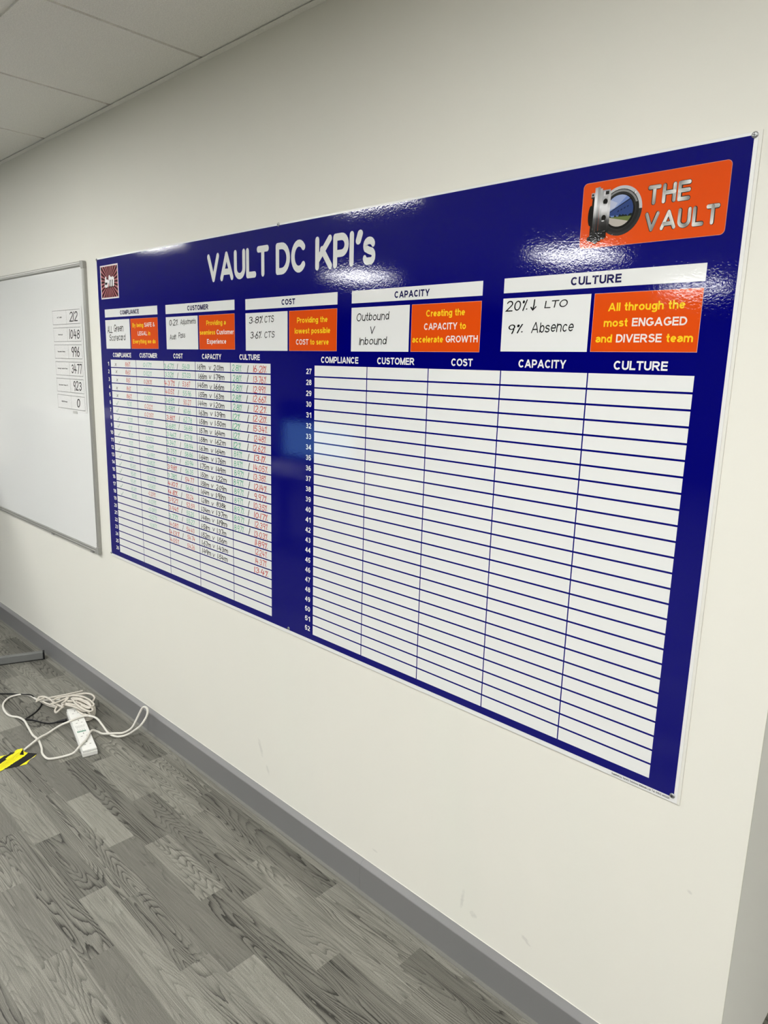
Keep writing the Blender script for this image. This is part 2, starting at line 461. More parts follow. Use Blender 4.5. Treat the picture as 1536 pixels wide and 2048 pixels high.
def glyph(c, h, hand=False):
    """width and strokes (kind, points); h = half stroke; kinds: s square ends, e long ends, n none"""
    L = lambda *p: list(p)
    T, B, X = 1 - h, h, .73 - h
    m = .5
    if c == ' ': return .36, []
    if c == 'A': return 1.0, [('e', L((h * 1.05, 0), (.5, 1 - h * .3))), ('e', L((1 - h * 1.05, 0), (.5, 1 - h * .3))), ('n', L((.22, .31), (.78, .31)))]
    if c == 'B':
        w = .82; ya = .53
        return w, [('s', L((h, B), (h, T))), ('n', L((h, T), (.44, T)) + arc(.44, (T + ya) / 2, w - h - .49, (T - ya) / 2, 90, -90) + L((h, ya))),
                   ('n', L((h, ya), (.46, ya)) + arc(.46, (B + ya) / 2, w - h - .46, (ya - B) / 2, 90, -90) + L((h, B)))]
    if c == 'C': w = .9; return w, [('n', arc(w / 2 + .01, m, w / 2 - h, m - h, 42, 318))]
    if c == 'D': w = .86; return w, [('s', L((h, B), (h, T))), ('n', L((h, T), (.36, T)) + arc(.36, m, w - h - .36, m - h, 90, -90) + L((h, B)))]
    if c == 'E': w = .74; return w, [('s', L((h, B), (h, T))), ('n', L((h, T), (w - .02, T))), ('n', L((h, .52), (w - .05, .52))), ('n', L((h, B), (w, B)))]
    if c == 'F': w = .68; return w, [('s', L((h, B), (h, T))), ('n', L((h, T), (w, T))), ('n', L((h, .50), (w - .1, .50)))]
    if c == 'G': w = .94; return w, [('n', arc(w / 2, m, w / 2 - h, m - h, 42, 330) + L((w - h, .3), (w - h, .44))), ('n', L((.52, .44), (w, .44)))]
    if c == 'H': w = .82; return w, [('s', L((h, B), (h, T))), ('s', L((w - h, B), (w - h, T))), ('n', L((h, .53), (w - h, .53)))]
    if c == 'I': return 2 * h, [('s', L((h, B), (h, T)))]
    if c == 'K': w = .9; return w, [('s', L((h, B), (h, T))), ('e', L((h * 1.6, .34), (w - h * 1.3, 1))), ('e', L((w - h * 1.1, 0), (.36, .60)))]
    if c == 'L': w = .7; return w, [('s', L((h, B), (h, T))), ('n', L((h, B), (w, B)))]
    if c == 'M': w = .98; return w, [('s', L((h, B), (h, T))), ('s', L((w - h, B), (w - h, T))), ('e', L((h * 1.0, 1), (.49, h * .6))), ('e', L((w - h * 1.0, 1), (.49, h * .6)))]
    if c == 'N': w = .82; return w, [('s', L((h, B), (h, T))), ('s', L((w - h, B), (w - h, T))), ('e', L((h * 1.1, 1), (w - h * 1.1, 0)))]
    if c == 'O': w = .98; return w, [('n', arc(w / 2, m, w / 2 - h, m - h, 90, 450, 26))]
    if c == 'P': w = .78; ya = .42; return w, [('s', L((h, B), (h, T))), ('n', L((h, T), (.42, T)) + arc(.42, (T + ya) / 2, w - h - .42, (T - ya) / 2, 90, -90) + L((h, ya)))]
    if c == 'R': w = .9; ya = .47; return w, [('s', L((h, B), (h, T))), ('n', L((h, T), (.46, T)) + arc(.46, (T + ya) / 2, w - h - .52, (T - ya) / 2, 90, -90) + L((h, ya))), ('e', L((.42, ya), (w - h * 1.2, 0)))]
    if c == 'S':
        w = .8; r1 = (T - .53) / 2; r2 = (.53 - B) / 2
        return w, [('n', arc(w / 2, T - r1, w / 2 - h - .03, r1, 20, 225)[:-1] + L((w / 2, .53)) + arc(w / 2, B + r2, w / 2 - h, r2, 50, -160))]
    if c == 'T': w = .8; return w, [('s', L((w / 2, B), (w / 2, T))), ('n', L((0, T), (w, T)))]
    if c == 'U': w = .82; return w, [('s', L((h, T), (h, T - .1))), ('s', L((w - h, T), (w - h, T - .1))), ('n', L((h, T), (h, .36)) + arc(w / 2, .36, w / 2 - h, .36 - h, 180, 360) + L((w - h, T)))]
    if c == 'V': w = .95; return w, [('e', L((h * 1.05, 1), (w / 2, h * .3))), ('e', L((w - h * 1.05, 1), (w / 2, h * .3)))]
    if c == 'W': w = 1.34; return w, [('e', L((h, 1), (.35, h * .2))), ('e', L((.67, 1 - h * .2), (.35, h * .2))), ('e', L((.67, 1 - h * .2), (.99, h * .2))), ('e', L((w - h, 1), (.99, h * .2)))]
    if c == 'Y': w = .92; return w, [('s', L((w / 2, B), (w / 2, .42))), ('e', L((h * 1.1, 1), (w / 2, .40))), ('e', L((w - h * 1.1, 1), (w / 2, .40)))]
    if c == '&': w = .92; return w, [('n', L((w - .03, .06), (.26, .66)) + arc(.40, .80, .17, .2 - h, 205, -60)[1:] + arc(.36, .27, .36 - h, .27 - h, 120, 300)[0:] + L((.72, .24), (.80, .46)))]
    # lower case
    rr = (X - B) / 2; cy = (X + B) / 2
    if c == 'a':
        w = .68
        if hand: return .6, [('n', arc(.3, cy, .28, rr, 40, 400) + L((.56, X), (.58, B), (.66, B + .03)))]
        return w, [('n', arc(w / 2, X - .2, w / 2 - h, .2, 160, 0) + L((w - h, B))), ('n', arc(.31, .22, .31 - h, .22 - h, 80, 300) + L((w - h, .2))), ('n', L((w - h, .43), (.31, .43)) if False else L((w - h, .42), (.30, .42)))]
    if c == 'b': w = .68; return w, [('s', L((h, B), (h, T))), ('n', arc(w / 2 + .02, cy, w / 2 - h - .02, rr, 180, 540, 22))]
    if c == 'c': w = .64; return w, [('n', arc(w / 2, cy, w / 2 - h, rr, 45, 315))]
    if c == 'd': w = .68; return w, [('s', L((w - h, B), (w - h, T))), ('n', arc(w / 2 - .02, cy, w / 2 - h - .02, rr, 0, 360, 22))]
    if c == 'e': w = .68; return w, [('n', L((h, cy), (w - h, cy))), ('n', arc(w / 2, cy, w / 2 - h, rr, 0, 316))]
    if c == 'f': w = .46; return w, [('n', L((.2, 0), (.2, .78)) + arc(.4, .78, .2, T - .78, 180, 90)), ('n', L((0, X), (.42, X)))]
    if c == 'g': w = .68; return w, [('n', arc(w / 2 - .02, cy, w / 2 - h - .02, rr, 0, 360, 22)), ('n', L((w - h, .73), (w - h, -.05)) + arc(w / 2, -.05, w / 2 - h, .15, 0, -160))]
    if c == 'h': w = .66; return w, [('s', L((h, B), (h, T))), ('n', L((h, .4)) + arc(w / 2, X - .22, w / 2 - h, .22, 180, 0) + L((w - h, 0)))]
    if c == 'i': return 2 * h if not hand else .12, [('n', L((h, 0), (h, .73))), ('n', L((h, .84), (h, 1.0 if not hand else .88)))]
    if c == 'j': return .2, [('n', L((.16, .7), (.14, -.1), (0, -.2))), ('n', L((.17, .86), (.18, .9)))]
    if c == 'k': w = .64; return w, [('s', L((h, B), (h, T))), ('e', L((h * 1.5, .3), (w - h * 1.4, .73))), ('e', L((.3, .45), (w - h, 0)))]
    if c == 'l': return 2 * h if not hand else .1, [('s', L((h, B), (h, T)))]
    if c == 'm': w = 1.06; q = w / 4 - h / 2; return w, [('n', L((h, 0), (h, .73))), ('n', L((h, .4)) + arc(h + q, X - .2, q, .2, 180, 0) + L((w / 2, 0))), ('n', L((w / 2, .4)) + arc(w - h - q, X - .2, q, .2, 180, 0) + L((w - h, 0)))]
    if c == 'n': w = .66; return w, [('n', L((h, 0), (h, .73))), ('n', L((h, .4)) + arc(w / 2, X - .22, w / 2 - h, .22, 180, 0) + L((w - h, 0)))]
    if c == 'o': w = .72; return w, [('n', arc(w / 2, cy, w / 2 - h, rr, 90, 450, 22))]
    if c == 'p': w = .68; return w, [('n', L((h, -.27), (h, .73))), ('n', arc(w / 2 + .02, cy, w / 2 - h - .02, rr, 180, 540, 22))]
    if c == 'r': w = .44; return w, [('n', L((h, 0), (h, .73))), ('n', L((h, .38)) + arc(.44, .38, .44 - h, X - .38, 180, 95))]
    if c == 's':
        w = .64; r1 = (X - .37) / 2; r2 = (.37 - B) / 2
        return w, [('n', arc(w / 2, X - r1, w / 2 - h - .02, r1, 25, 225)[:-1] + L((w / 2, .37)) + arc(w / 2, B + r2, w / 2 - h, r2, 50, -155))]
    if c == 't': w = .42; return w, [('n', L((.2, .97), (.2, .2)) + arc(.36, .2, .16, .2 - h, 180, 280)), ('n', L((0, X), (.4, X)))]
    if c == 'u': w = .66; return w, [('n', L((h, .73), (h, .3)) + arc(w / 2, .3, w / 2 - h, .3 - h, 180, 360) + L((w - h, .4))), ('n', L((w - h, .73), (w - h, 0)))]
    if c == 'v': w = .72; return w, [('e', L((h * 1.05, .73), (w / 2, h * .3))), ('e', L((w - h * 1.05, .73), (w / 2, h * .3)))]
    if c == 'w': w = 1.06; return w, [('e', L((h, .73), (.29, h * .2))), ('e', L((.53, .73), (.29, h * .2))), ('e', L((.53, .73), (.77, h * .2))), ('e', L((w - h, .73), (.77, h * .2)))]
    if c == 'x': w = .72; return w, [('e', L((h * 1.2, 0), (w - h * 1.2, .73))), ('e', L((h * 1.2, .73), (w - h * 1.2, 0)))]
    if c == 'y': w = .72; return w, [('e', L((h * 1.05, .73), (w / 2, h))), ('n', L((w - h * 1.05, .73 + h), (w / 2 - .06, -.12), (.12, -.2)))]
    # figures
    if c == '0': w = .70; return w, [('n', arc(w / 2, m, w / 2 - h, m - h, 90, 450, 24))]
    if c == '1':
        if hand: return .12, [('n', L((.06, 1), (.06, 0)))]
        w = .46; return w, [('n', L((w - h, 0), (w - h, 1))), ('n', L((.02, .70), (.18, .78), (w - h, .97)))]
    if c == '2':
        w = .70
        if hand: return w, [('n', arc(.33, .72, .28, .27, 160, -35) + L((.05, .03), (.68, .02)))]
        return w, [('n', arc(w / 2, T - .22, w / 2 - h, .22, 165, -30) + L((h * 1.3, B + .02))), ('n', L((0, B), (w, B)))]
    if c == '3': w = .68; return w, [('n', arc(w / 2 - .02, (T + .54) / 2, w / 2 - h - .02, (T - .54) / 2, 155, -80) + arc(w / 2, (B + .54) / 2, w / 2 - h, (.54 - B) / 2, 80, -155))]
    if c == '4':
        if hand: return .72, [('n', L((.22, 1), (.06, .38), (.68, .36))), ('n', L((.52, .78), (.44, 0)))]
        w = .74; return w, [('n', L((w - .2, 0), (w - .2, 1))), ('n', L((w - .22, .93), (.07, .31))), ('n', L((.02, .31), (w, .31)))]
    if c == '5': w = .70; return w, [('n', L((w - .04, T), (.14, T))), ('n', L((.16, T + .02), (.1, .48)) + arc(w / 2 - .02, .33, w / 2 - h + .02, .33 - h, 130, -150))]
    if c == '6':
        if hand: return .62, [('n', L((.42, 1), (.14, .55)) + arc(.32, .26, .26, .26, 160, 500))]
        w = .70; return w, [('n', arc(w / 2, .33, w / 2 - h, .33 - h, 0, 360, 20)), ('n', arc(w / 2 + .02, .5, w / 2 - h + .02, .5 - h, 55, 185))]
    if c == '7':
        if hand: return .62, [('n', L((.02, .97), (.6, .98), (.3, 0)))]
        w = .68; return w, [('n', L((0, T), (w, T))), ('n', L((w - .1, T), (.34, .45), (.24, 0)))]
    if c == '8': w = .70; return w, [('n', arc(w / 2, (T + .54) / 2, w / 2 - h - .03, (T - .54) / 2, 90, 450, 18)), ('n', arc(w / 2, (B + .54) / 2, w / 2 - h, (.54 - B) / 2, 90, 450, 20))]
    if c == '9':
        if hand: return .58, [('n', arc(.28, .72, .24, .26, 20, 380) + L((.48, .35), (.40, -.04)))]
        w = .70; return w, [('n', arc(w / 2, .67, w / 2 - h, .33 - h, 0, 360, 20)), ('n', arc(w / 2 - .02, .5, w / 2 - h + .02, .5 - h, -125, 5))]
    if c == '.': return 2 * h if not hand else .15, [('n', L((h, 0), (h, 2 * h))) if not hand else ('n', L((.06, .28), (.09, .31)))]
    if c == ',': return .16, [('n', L((.1, .1), (.02, -.15)))]
    if c == ':': return 2 * h, [('n', L((h, 0), (h, 2 * h))), ('n', L((h, .5), (h, .5 + 2 * h)))]
    if c == "'": return .28, [('n', L((.22, 1), (.08, .70)))]
    if c == '%': return .56, [('n', arc(.1, .84, .06, .1, 0, 360, 6)), ('n', L((.42, 1), (.14, 0))), ('n', L((.5, .1), (.52, .13)))]
    if c == '/': return .3, [('n', L((.24, 1.05), (.06, -.08)))]
    if c == '-': return .4, [('n', L((.02, .5), (.36, .52)))]
    if c == '~': return .62, [('n', L((.02, .42), (.2, .05), (.6, .95)))]          # tick
    if c == '*': return .5, [('n', L((.04, .1), (.46, .78))), ('n', L((.08, .8), (.44, .08)))]     # cross
    if c == '|': return .5, [('n', L((.25, 1), (.25, 0))), ('n', L((.02, .28), (.25, 0), (.5, .3)))]  # down arrow
    return .5, []

def clip(poly, axis, val, keep_less):
    out = []
    for i in range(len(poly)):
        a, b = poly[i], poly[(i + 1) % len(poly)]
        ia = (a[axis] <= val) if keep_less else (a[axis] >= val)
        ib = (b[axis] <= val) if keep_less else (b[axis] >= val)
        if ia: out.append(a)
        if ia != ib:
            t = (val - a[axis]) / (b[axis] - a[axis])
            out.append(tuple(a[k] + (b[k] - a[k]) * t for k in (0, 1)))
    return out

def ribbon(pts, h, ext0, ext1, rnd_caps):
    """polygons of a stroke of half width h along pts"""
    P = [Vector(p) for p in pts]
    Q = [P[0]]
    for p in P[1:]:
        if (p - Q[-1]).length > 1e-5: Q.append(p)
    P = Q
    if len(P) < 2: return []
    d0 = (P[1] - P[0]).normalized(); d1 = (P[-1] - P[-2]).normalized()
    P[0] = P[0] - d0 * ext0; P[-1] = P[-1] + d1 * ext1
    L, Rr = [], []
    for i, p in enumerate(P):
        a = (P[i] - P[i - 1]).normalized() if i else None
        b = (P[i + 1] - P[i]).normalized() if i < len(P) - 1 else None
        if a is None: a = b
        if b is None: b = a
        na, nb = Vector((-a.y, a.x)), Vector((-b.y, b.x))
        mt = na + nb
        if mt.length < .25: mt = na
        mt.normalize(); k = h / max(mt.dot(na), .42)
        L.append(p + mt * k); Rr.append(p - mt * k)
    out = [[tuple(L[i]), tuple(Rr[i]), tuple(Rr[i + 1]), tuple(L[i + 1])] for i in range(len(P) - 1)]
    if rnd_caps:
        for p, d in ((P[0], -d0), (P[-1], d1)):
            a0 = math.degrees(math.atan2(d.y, d.x))
            out.append(arc(p.x, p.y, h, h, a0 - 90, a0 + 90, 8))
    return out

def text(m, s, x0, x1, base, cap, y, col, w=.2, mode='bold', slant=0.0, gap=None, jit=0.0, rnd=None, rise=0.0, centre=True, size_w=None):
    """letters of height cap on the wall plane at depth y, fitted between x0 and x1. s may be a list of (string, colour)"""
    parts = s if isinstance(s, list) else [(s, col)]
    hand = mode == 'hand'
    h = w / 2
    gap = gap if gap is not None else (.16 if hand else .10)
    items, X = [], 0.0
    for st, cl in parts:
        for c in st:
            if mode == 'round' and c == 's':
                W, S = glyph('S', h); S = [(k, [(a * .92, b * .76) for a, b in p]) for k, p in S]; W *= .92
            else:
                W, S = glyph(c, h, hand)
            items.append((X, W, S, cl, c)); X += W + gap
    total = max(X - gap, 1e-6)
    sx = (x1 - x0) / total if x1 is not None else cap * (size_w or 1.0)
    n = 0
    for (gx, W, S, cl, c) in items:
        jx, jy, js = (0, 0, 0)
        if rnd: jx, jy, js = rnd.uniform(-jit, jit), rnd.uniform(-jit, jit), rnd.uniform(-jit, jit) * .8
        lo = -.29 if c in 'gpyj' else 0.0
        hi = .73 if c in 'acegmnopqrsuvwxyz' and not hand else 1.0
        for kind, pts in S:
            if len(pts) < 2: continue
            if mode == 'bold':
                ex = {'s': h, 'e': 2.2 * h, 'n': 0}[kind]
                if kind == 'e':      # only lengthen ends that touch the glyph's top or bottom
                    e0 = ex if (pts[0][1] >= hi - .02 or pts[0][1] <= .02 or abs(pts[0][1] - hi) < h) else h
                    e1 = ex if (pts[-1][1] >= hi - h or pts[-1][1] <= h) else h
                else: e0 = e1 = ex
                polys = ribbon(pts, h, e0, e1, False)
                q = []
                for pg in polys:
                    for ax, v, less in ((1, lo, False), (1, hi, True), (0, 0, False), (0, W, True)):
                        pg = clip(pg, ax, v, less)
                        if len(pg) < 3: break
                    if len(pg) >= 3: q.append(pg)
                polys = q
            elif mode == 'round':
                # round ended strokes: pull the ends in by half a stroke
                f = lambda p: (min(max(p[0], h), max(W - h, h)), min(max(p[1], h), 1 - h))
                polys = ribbon([f(p) for p in pts], h, 0, 0, True)
            else:
                if len(pts) == 2:
                    a, b = pts; k = .04 if rnd else 0
                    pts = [a, ((a[0] + b[0]) / 2 + (rnd.uniform(-k, k) if rnd else 0), (a[1] + b[1]) / 2), b]
                polys = ribbon(pts, h, 0, 0, True)
            n += 1
            for pg in polys:
                out = []
                for (px, pz) in pg:
                    ux = gx + px + jx + (slant + js) * pz
                    zz = base + cap * (pz + jy)
                    xx = x0 + ux * sx
                    out.append((xx, y - 8e-6 * (n % 12), zz + rise * (xx - x0)))
                m.poly(out, 0, cl)
    return x0 + total * sx

# ------------------------------------------------------------------ the blue performance board
WHT = (.79, .80, .79); NAVY = (.0, .0, .150); ORG = (.72, .075, .0055); YEL = (.93, .62, .02); PINKW = (.86, .76, .70)
TXT = (.83, .83, .84); BLK = (.010, .010, .012)
def rect(m, x0, x1, z0, z1, y, col):
    m.poly([(x0, y, z0), (x1, y, z0), (x1, y, z1), (x0, y, z1)], 0, col)
def printed(m, name, parent): return m.build(name, PRINT, parent, recalc=False)

board = empty('performance_board', (0, 0, 0), 'large dark blue wall board headed VAULT DC KPI\'s with two white score tables', 'board')
YF = -.003
Y_A, Y_B, Y_C = YF - .00025, YF - .0005, YF - .0008      # blue print, boxes, lettering
m = MB(); m.box(-.0035, 2.402, -.0022, 0, .691, 1.8905); m.build('backing_board', CREAM_EDGE, board, bevel=.0006)
m = MB(); m.box(-.0030, 2.3965, YF, -.0022, .6925, 1.8885); m.build('white_sheet', WHITE_SHEET, board, bevel=.0004)
m = MB(); rect(m, .0008, 2.3898, .7035, 1.8838, Y_A, NAVY); blue = printed(m, 'blue_print', board)

for s, a, b in (('VAULT', .788, 1.1085), ('DC', 1.141, 1.2765), ("KPI", 1.3125, 1.4615)):
    m = MB()
    text(m, s, a, b, 1.7518, .0855, Y_C, (.76, .77, .76), w=.208, mode='round', gap=.06 if s != 'KPI' else .04)
    if s != 'KPI': printed(m, 'title_word', board)
text(m, "'", 1.468, 1.4935, 1.7518, .0855, Y_C, (.76, .77, .76), w=.208, mode='round')
text(m, "s", 1.4945, 1.5385, 1.7518, .0855 * .98, Y_C, (.76, .77, .76), w=.208, mode='round')
printed(m, 'title_word', board)

HEADS = [('COMPLIANCE', .0505, .4610, 1.6652, 1.6952, (.1792, .3267, 1.6722), (.2507, .2580), 1.5467, 1.6551),
         ('CUSTOMER', .5180, .9340, 1.6640, 1.6943, (.6607, .7880, 1.6708), (.7226, .7300), 1.5455, 1.6535),
         ('COST', .9910, 1.4026, 1.6616, 1.6927, (1.1670, 1.2278, 1.6690), (1.1938, 1.2008), 1.5425, 1.6518),
         ('CAPACITY', 1.4570, 1.8693, 1.6616, 1.6922, (1.6072, 1.7189, 1.6680), (1.6581, 1.6648), 1.5420, 1.6508),
         ('CULTURE', 1.9245, 2.3389, 1.6634, 1.6932, (2.0810, 2.1860, 1.6702), (2.1272, 2.1343), 1.5440, 1.6526)]
SLOG = [[([('By being ', YEL), ('SAFE &', PINKW)], .2731, .4392, 1.6240), ([('LEGAL ', PINKW), ('in', YEL)], .3114, .4056, 1.5942), ([('Everything we do', YEL)], .2724, .4419, 1.5657)],
        [([('Providing a', YEL)], .7744, .8859, 1.6213), ([('seamless ', YEL), ('Customer', PINKW)], .7345, .9285, 1.5919), ([('Experience', PINKW)], .7762, .8862, 1.5632)],
        [([('Providing the', YEL)], 1.2364, 1.3649, 1.6181), ([('lowest possible', YEL)], 1.2264, 1.3760, 1.5893), ([('COST ', PINKW), ('to serve', YEL)], 1.2320, 1.3702, 1.5594)],
        [([('Creating the', YEL)], 1.7104, 1.8243, 1.6218), ([('CAPACITY ', PINKW), ('to', YEL)], 1.7054, 1.8285, 1.5920), ([('accelerate ', YEL), ('GROWTH', PINKW)], 1.6697, 1.8628, 1.5632)],
        [([('All through the', YEL)], 2.1645, 2.3093, 1.6190), ([('most ', YEL), ('ENGAGED', PINKW)], 2.1582, 2.3155, 1.5905), ([('and ', YEL), ('DIVERSE ', PINKW), ('team', YEL)], 2.1440, 2.3290, 1.5615)]]
NOTES = [[('ALL', .066, .108, 1.606, .026), ('Green', .120, .199, 1.610, .026), ('Scorecard', .078, .212, 1.576, .024)],
         [('0.2%', .541, .597, 1.6245, .019), ('Adjustments', .614, .711, 1.6265, .017), ('Audit', .541, .583, 1.578, .017), ('Pass', .599, .642, 1.583, .018)],
         [('3.8%', 1.008, 1.076, 1.6205, .0195), ('CTS', 1.085, 1.130, 1.622, .019), ('3.6%', 1.014, 1.070, 1.578, .0195), ('CTS', 1.084, 1.133, 1.579, .018)],
         [('Outbound', 1.476, 1.590, 1.6165, .0195), ('V', 1.524, 1.541, 1.586, .017), ('Inbound', 1.487, 1.584, 1.558, .019)],
         [('20%', 1.932, 1.984, 1.626, .020), ('|', 1.992, 2.004, 1.627, .020), ('LTO', 2.025, 2.076, 1.6290, .0145), ('9%', 1.940, 1.976, 1.581, .017), ('Absence', 1.998, 2.094, 1.5815, .0205)]]
rnd = random.Random(11)
for (nm, xa, xb, za, zb, (ta, tb, tz), (g0, g1), na, nb), sl, nt in zip(HEADS, SLOG, NOTES):
    m = MB(); rect(m, xa, xb, za, zb, Y_B, WHT); st = printed(m, 'header_strip', board)
    st['label'] = 'white strip headed ' + nm
    m = MB(); text(m, nm, ta, tb, tz, .0158, Y_C, (.012, .010, .08), w=.215); printed(m, 'heading', st)
    m = MB(); rect(m, xa, g0, na, nb, Y_B, WHT); bx = printed(m, 'note_box', board)
    bx['label'] = 'white box with a handwritten ' + nm.lower() + ' target'
    for (s, a, b, z, c) in nt:
        m = MB()
        text(m, s, a, b, z, c, Y_C, BLK, w=.118 if c > .016 else .13, mode='hand', slant=.12, gap=.13, jit=.03, rnd=rnd, rise=.02)
        printed(m, 'handwriting', bx)
    m = MB(); rect(m, g1, xb - .0008, na, nb, Y_B, (.75, .40, .33)); rect(m, g1 + .0007, xb - .0015, na + .0007, nb - .0007, Y_B - 5e-5, ORG); sb = printed(m, 'slogan_box', board)
    sb['label'] = 'orange box with the ' + nm.lower() + ' slogan'
    m = MB()
    for (s, a, b, z) in sl: text(m, s, a, b, z, .0150, Y_C, YEL, w=.19, gap=.09)
    printed(m, 'slogan', sb)

# the two score tables
GRN = (.10, .42, .26); RED = (.56, .06, .045)
comp = ['86%'] * 5 + ['93%'] * 8 + ['95.8%'] * 5
cust = '0.17% 0.112% !0.283% 0.123% 0.055% !0.212% !0.235% -0.011% 0.167% 0.002% -0.049% -0.199% -0.182% 0.053% 0.077% -0.060% !-0.209% -0.029% -0.019% -0.127% -0.087%'.split()
cost = '3.67%/56.01 3.32%/57.03 !4.37%/!53.87 !4.05%/55.96 3.69%/!50.27 3.58%/60.66 !3.81%/62.78 3.68%/56.88 3.46%/57.91 3.34%/58.94 3.75%/58.86 3.67%/60.94 !3.98%/56.35 3.78%/!54.77 !4.10%/56.56 !4.11%/!50.24 !3.92%/!52.59 !3.94%/55.25 3.77%/55.27 !4.08%/!54.43 !4.13%/!54.74 !4.05%/!54.26'.split()
capa = '1.69m/2.01m 1.66m/1.79m 1.45m/1.66m 1.55m/1.63m 1.44m/1.20m 1.63m/1.39m 1.58m/1.50m 1.57m/1.64m 1.58m/1.62m 1.63m/1.64m 1.64m/1.76m 1.75m/1.49m 1.50m/1.22m 1.58m/2.09m 1.64m/1.91m 1.28m/838k 1.34m/1.37m 1.48m/1.19m 1.51m/1.37m 1.52m/1.56m 1.67m/1.43m 1.49m/1.54m'.split()
cult = ['2.81%'] * 5 + ['12%'] * 4 + ['8.97%'] * 9
cul2 = '16.21% 13.76% 12.99% 12.66% 12.2% 12.21% 15.34% 12.48% 12.62% 13.1% 14.05% 13.38% 12.14% 9.97% 10.35% 10.17% 12.39% 13.03% 11.89% 12.24% 14.37% 13.4%'.split()

def table(x0, x1, z1, z0, first, hx, hz, numx, label, filled):
    pitch = (x1 - x0) / 5; row = (z1 - z0) / 26
    m = MB()
    for i in range(26):
        for j in range(5):
            rect(m, x0 + pitch * j + (.0014 if j else 0), x0 + pitch * (j + 1) - (.0014 if j < 4 else 0), z1 - row * (i + 1) + (.0020 if i < 25 else 0), z1 - row * i - (.0020 if i else 0), Y_B, WHT)
    t = printed(m, 'score_table', board); t['label'] = label
    for (nm, a, b) in hx:
        m = MB(); text(m, nm, a, b, hz, .0166, Y_C, TXT, w=.20, gap=.09)
        printed(m, 'column_heading', t)
    m = MB()
    for i in range(26):
        s = str(first + i); wd = .0228 if len(s) == 2 else .0100
        c = numx
        text(m, s, c - wd / 2, c + wd / 2, z1 - row * (i + .5) - .0085, .0150, Y_C, TXT, w=.19, gap=.14)
    printed(m, 'row_numbers', t)
    if not filled: return
    m = MB(); rd = random.Random(4)
    def put(s, xa, xb, i, c=.0155, w=.10, col=BLK, dz=0.0):
        w *= 1.25
        if s[0] == '!': s = s[1:]; col = RED
        if len(s) == 1 and s in '/v': w *= .8
        z = z1 - row * (i + .5) - c / 2 + rd.uniform(-.0012, .0012) + dz - .0015
        ja, jb = rd.uniform(-.003, .003), rd.uniform(-.004, .004)
        if len(s) == 1: jb = ja
        if s == '/': xb = xa + c * .36
        text(m, s, xa + ja, xb + jb, z, c, Y_C, col, w=w, mode='hand', slant=.10, gap=.13, jit=.045, rnd=rd)
    for i in range(26):
        if i < len(comp):
            if i < 5:
                put('*', .117, .132, i, .014, .08, (.10, .08, .08)); put(comp[i], .203, .242, i, .016, .10, RED)
            else:
                put('~', .112, .131, i, .016, .08, (.22, .36, .31)); put(comp[i], .205, .240 if i < 13 else .250, i, .0165, .09, (.26, .50, .40))
        if i < len(cust): put(cust[i], .340, .402, i, .0155, .09, (.22, .50, .38))
        if i < len(cost):
            a, b = cost[i].split('/')
            put(a, .494, .560, i, .017, .10, (.14, .45, .30))
            if i < 21: put('/', .584, .592, i, .0165, .10, BLK)
            put(b, .616, .668, i, .0165, .10, (.14, .45, .30))
        if i < len(capa):
            a, b = capa[i].split('/')
            put(a, .716, .768, i, .0165, .115); put('v', .782, .796, i, .015, .11); put(b, .811, .870, i, .0165, .115)
        if i < len(cul2):
            if i < len(cult):
                put(cult[i], .916, .968 if len(cult[i]) > 3 else .955, i, .019, .10, GRN); put('/', .993, 1.001, i, .019, .12)
            put(cul2[i], 1.026, 1.092, i, .019, .10, RED)
    hw = printed(m, 'handwritten_scores', t)
table(.0809, 1.1136, 1.5050, .7250, 1,
      [('COMPLIANCE', .1032, .2531), ('CUSTOMER', .3185, .4488), ('COST', .5611, .6233), ('CAPACITY', .7443, .8568), ('CULTURE', .9567, 1.0620)], 1.5148, .0605,
      'left score table, rows 1 to 26, part filled in red, green and black marker', True)
table(1.3129, 2.3385, 1.5035, .7220, 27,
      [('COMPLIANCE', 1.3398, 1.4860), ('CUSTOMER', 1.5540, 1.6790), ('COST', 1.7914, 1.8523), ('CAPACITY', 1.9724, 2.0847), ('CULTURE', 2.1859, 2.2897)], 1.5112, 1.2888,
      'right score table, rows 27 to 52, empty', False)

# store emblem at the top left: sunburst with slanted lettering
m = MB()
lx0, lx1, lz0, lz1 = .0280, .1765, 1.7340, 1.8585
rect(m, lx0, lx1, lz0, lz1, Y_B, (.80, .74, .75))
bx0, bx1, bz0, bz1 = lx0 + .006, lx1 - .006, lz0 + .0052, lz1 - .0052
rect(m, bx0, bx1, bz0, bz1, Y_B - 3e-5, (.040, .002, .008))
ccx, ccz = .1035, 1.7962
for k in range(28):
    a0 = 2 * PI * (k + .28) / 28; a1 = 2 * PI * (k + .74) / 28
    tri = [(ccx, ccz), (ccx + .2 * math.cos(a0), ccz + .2 * math.sin(a0)), (ccx + .2 * math.cos(a1), ccz + .2 * math.sin(a1))]
    for ax, v, less in ((0, bx0, False), (0, bx1, True), (1, bz0, False), (1, bz1, True)): tri = clip(tri, ax, v, less)
    if len(tri) > 2: m.poly([(x, Y_B - 6e-5, z) for x, z in tri], 0, (.43, .16, .18))
emb = printed(m, 'store_emblem', board)
m = MB()
for (dx, dz, w, y, col) in ((.0014, -.0020, .36, Y_C + .0001, (.006, .002, .004)), (0, 0, .27, Y_C, (.86, .85, .86))):
    text(m, 'b', .0605 + dx, .0940 + dx, 1.7755 + dz, .0415, y, col, w=w * .95, mode='hand', slant=.16)
    text(m, 'm', .0925 + dx, .1400 + dx, 1.7835 + dz, .0430, y, col, w=w * .95, mode='hand', slant=.18)
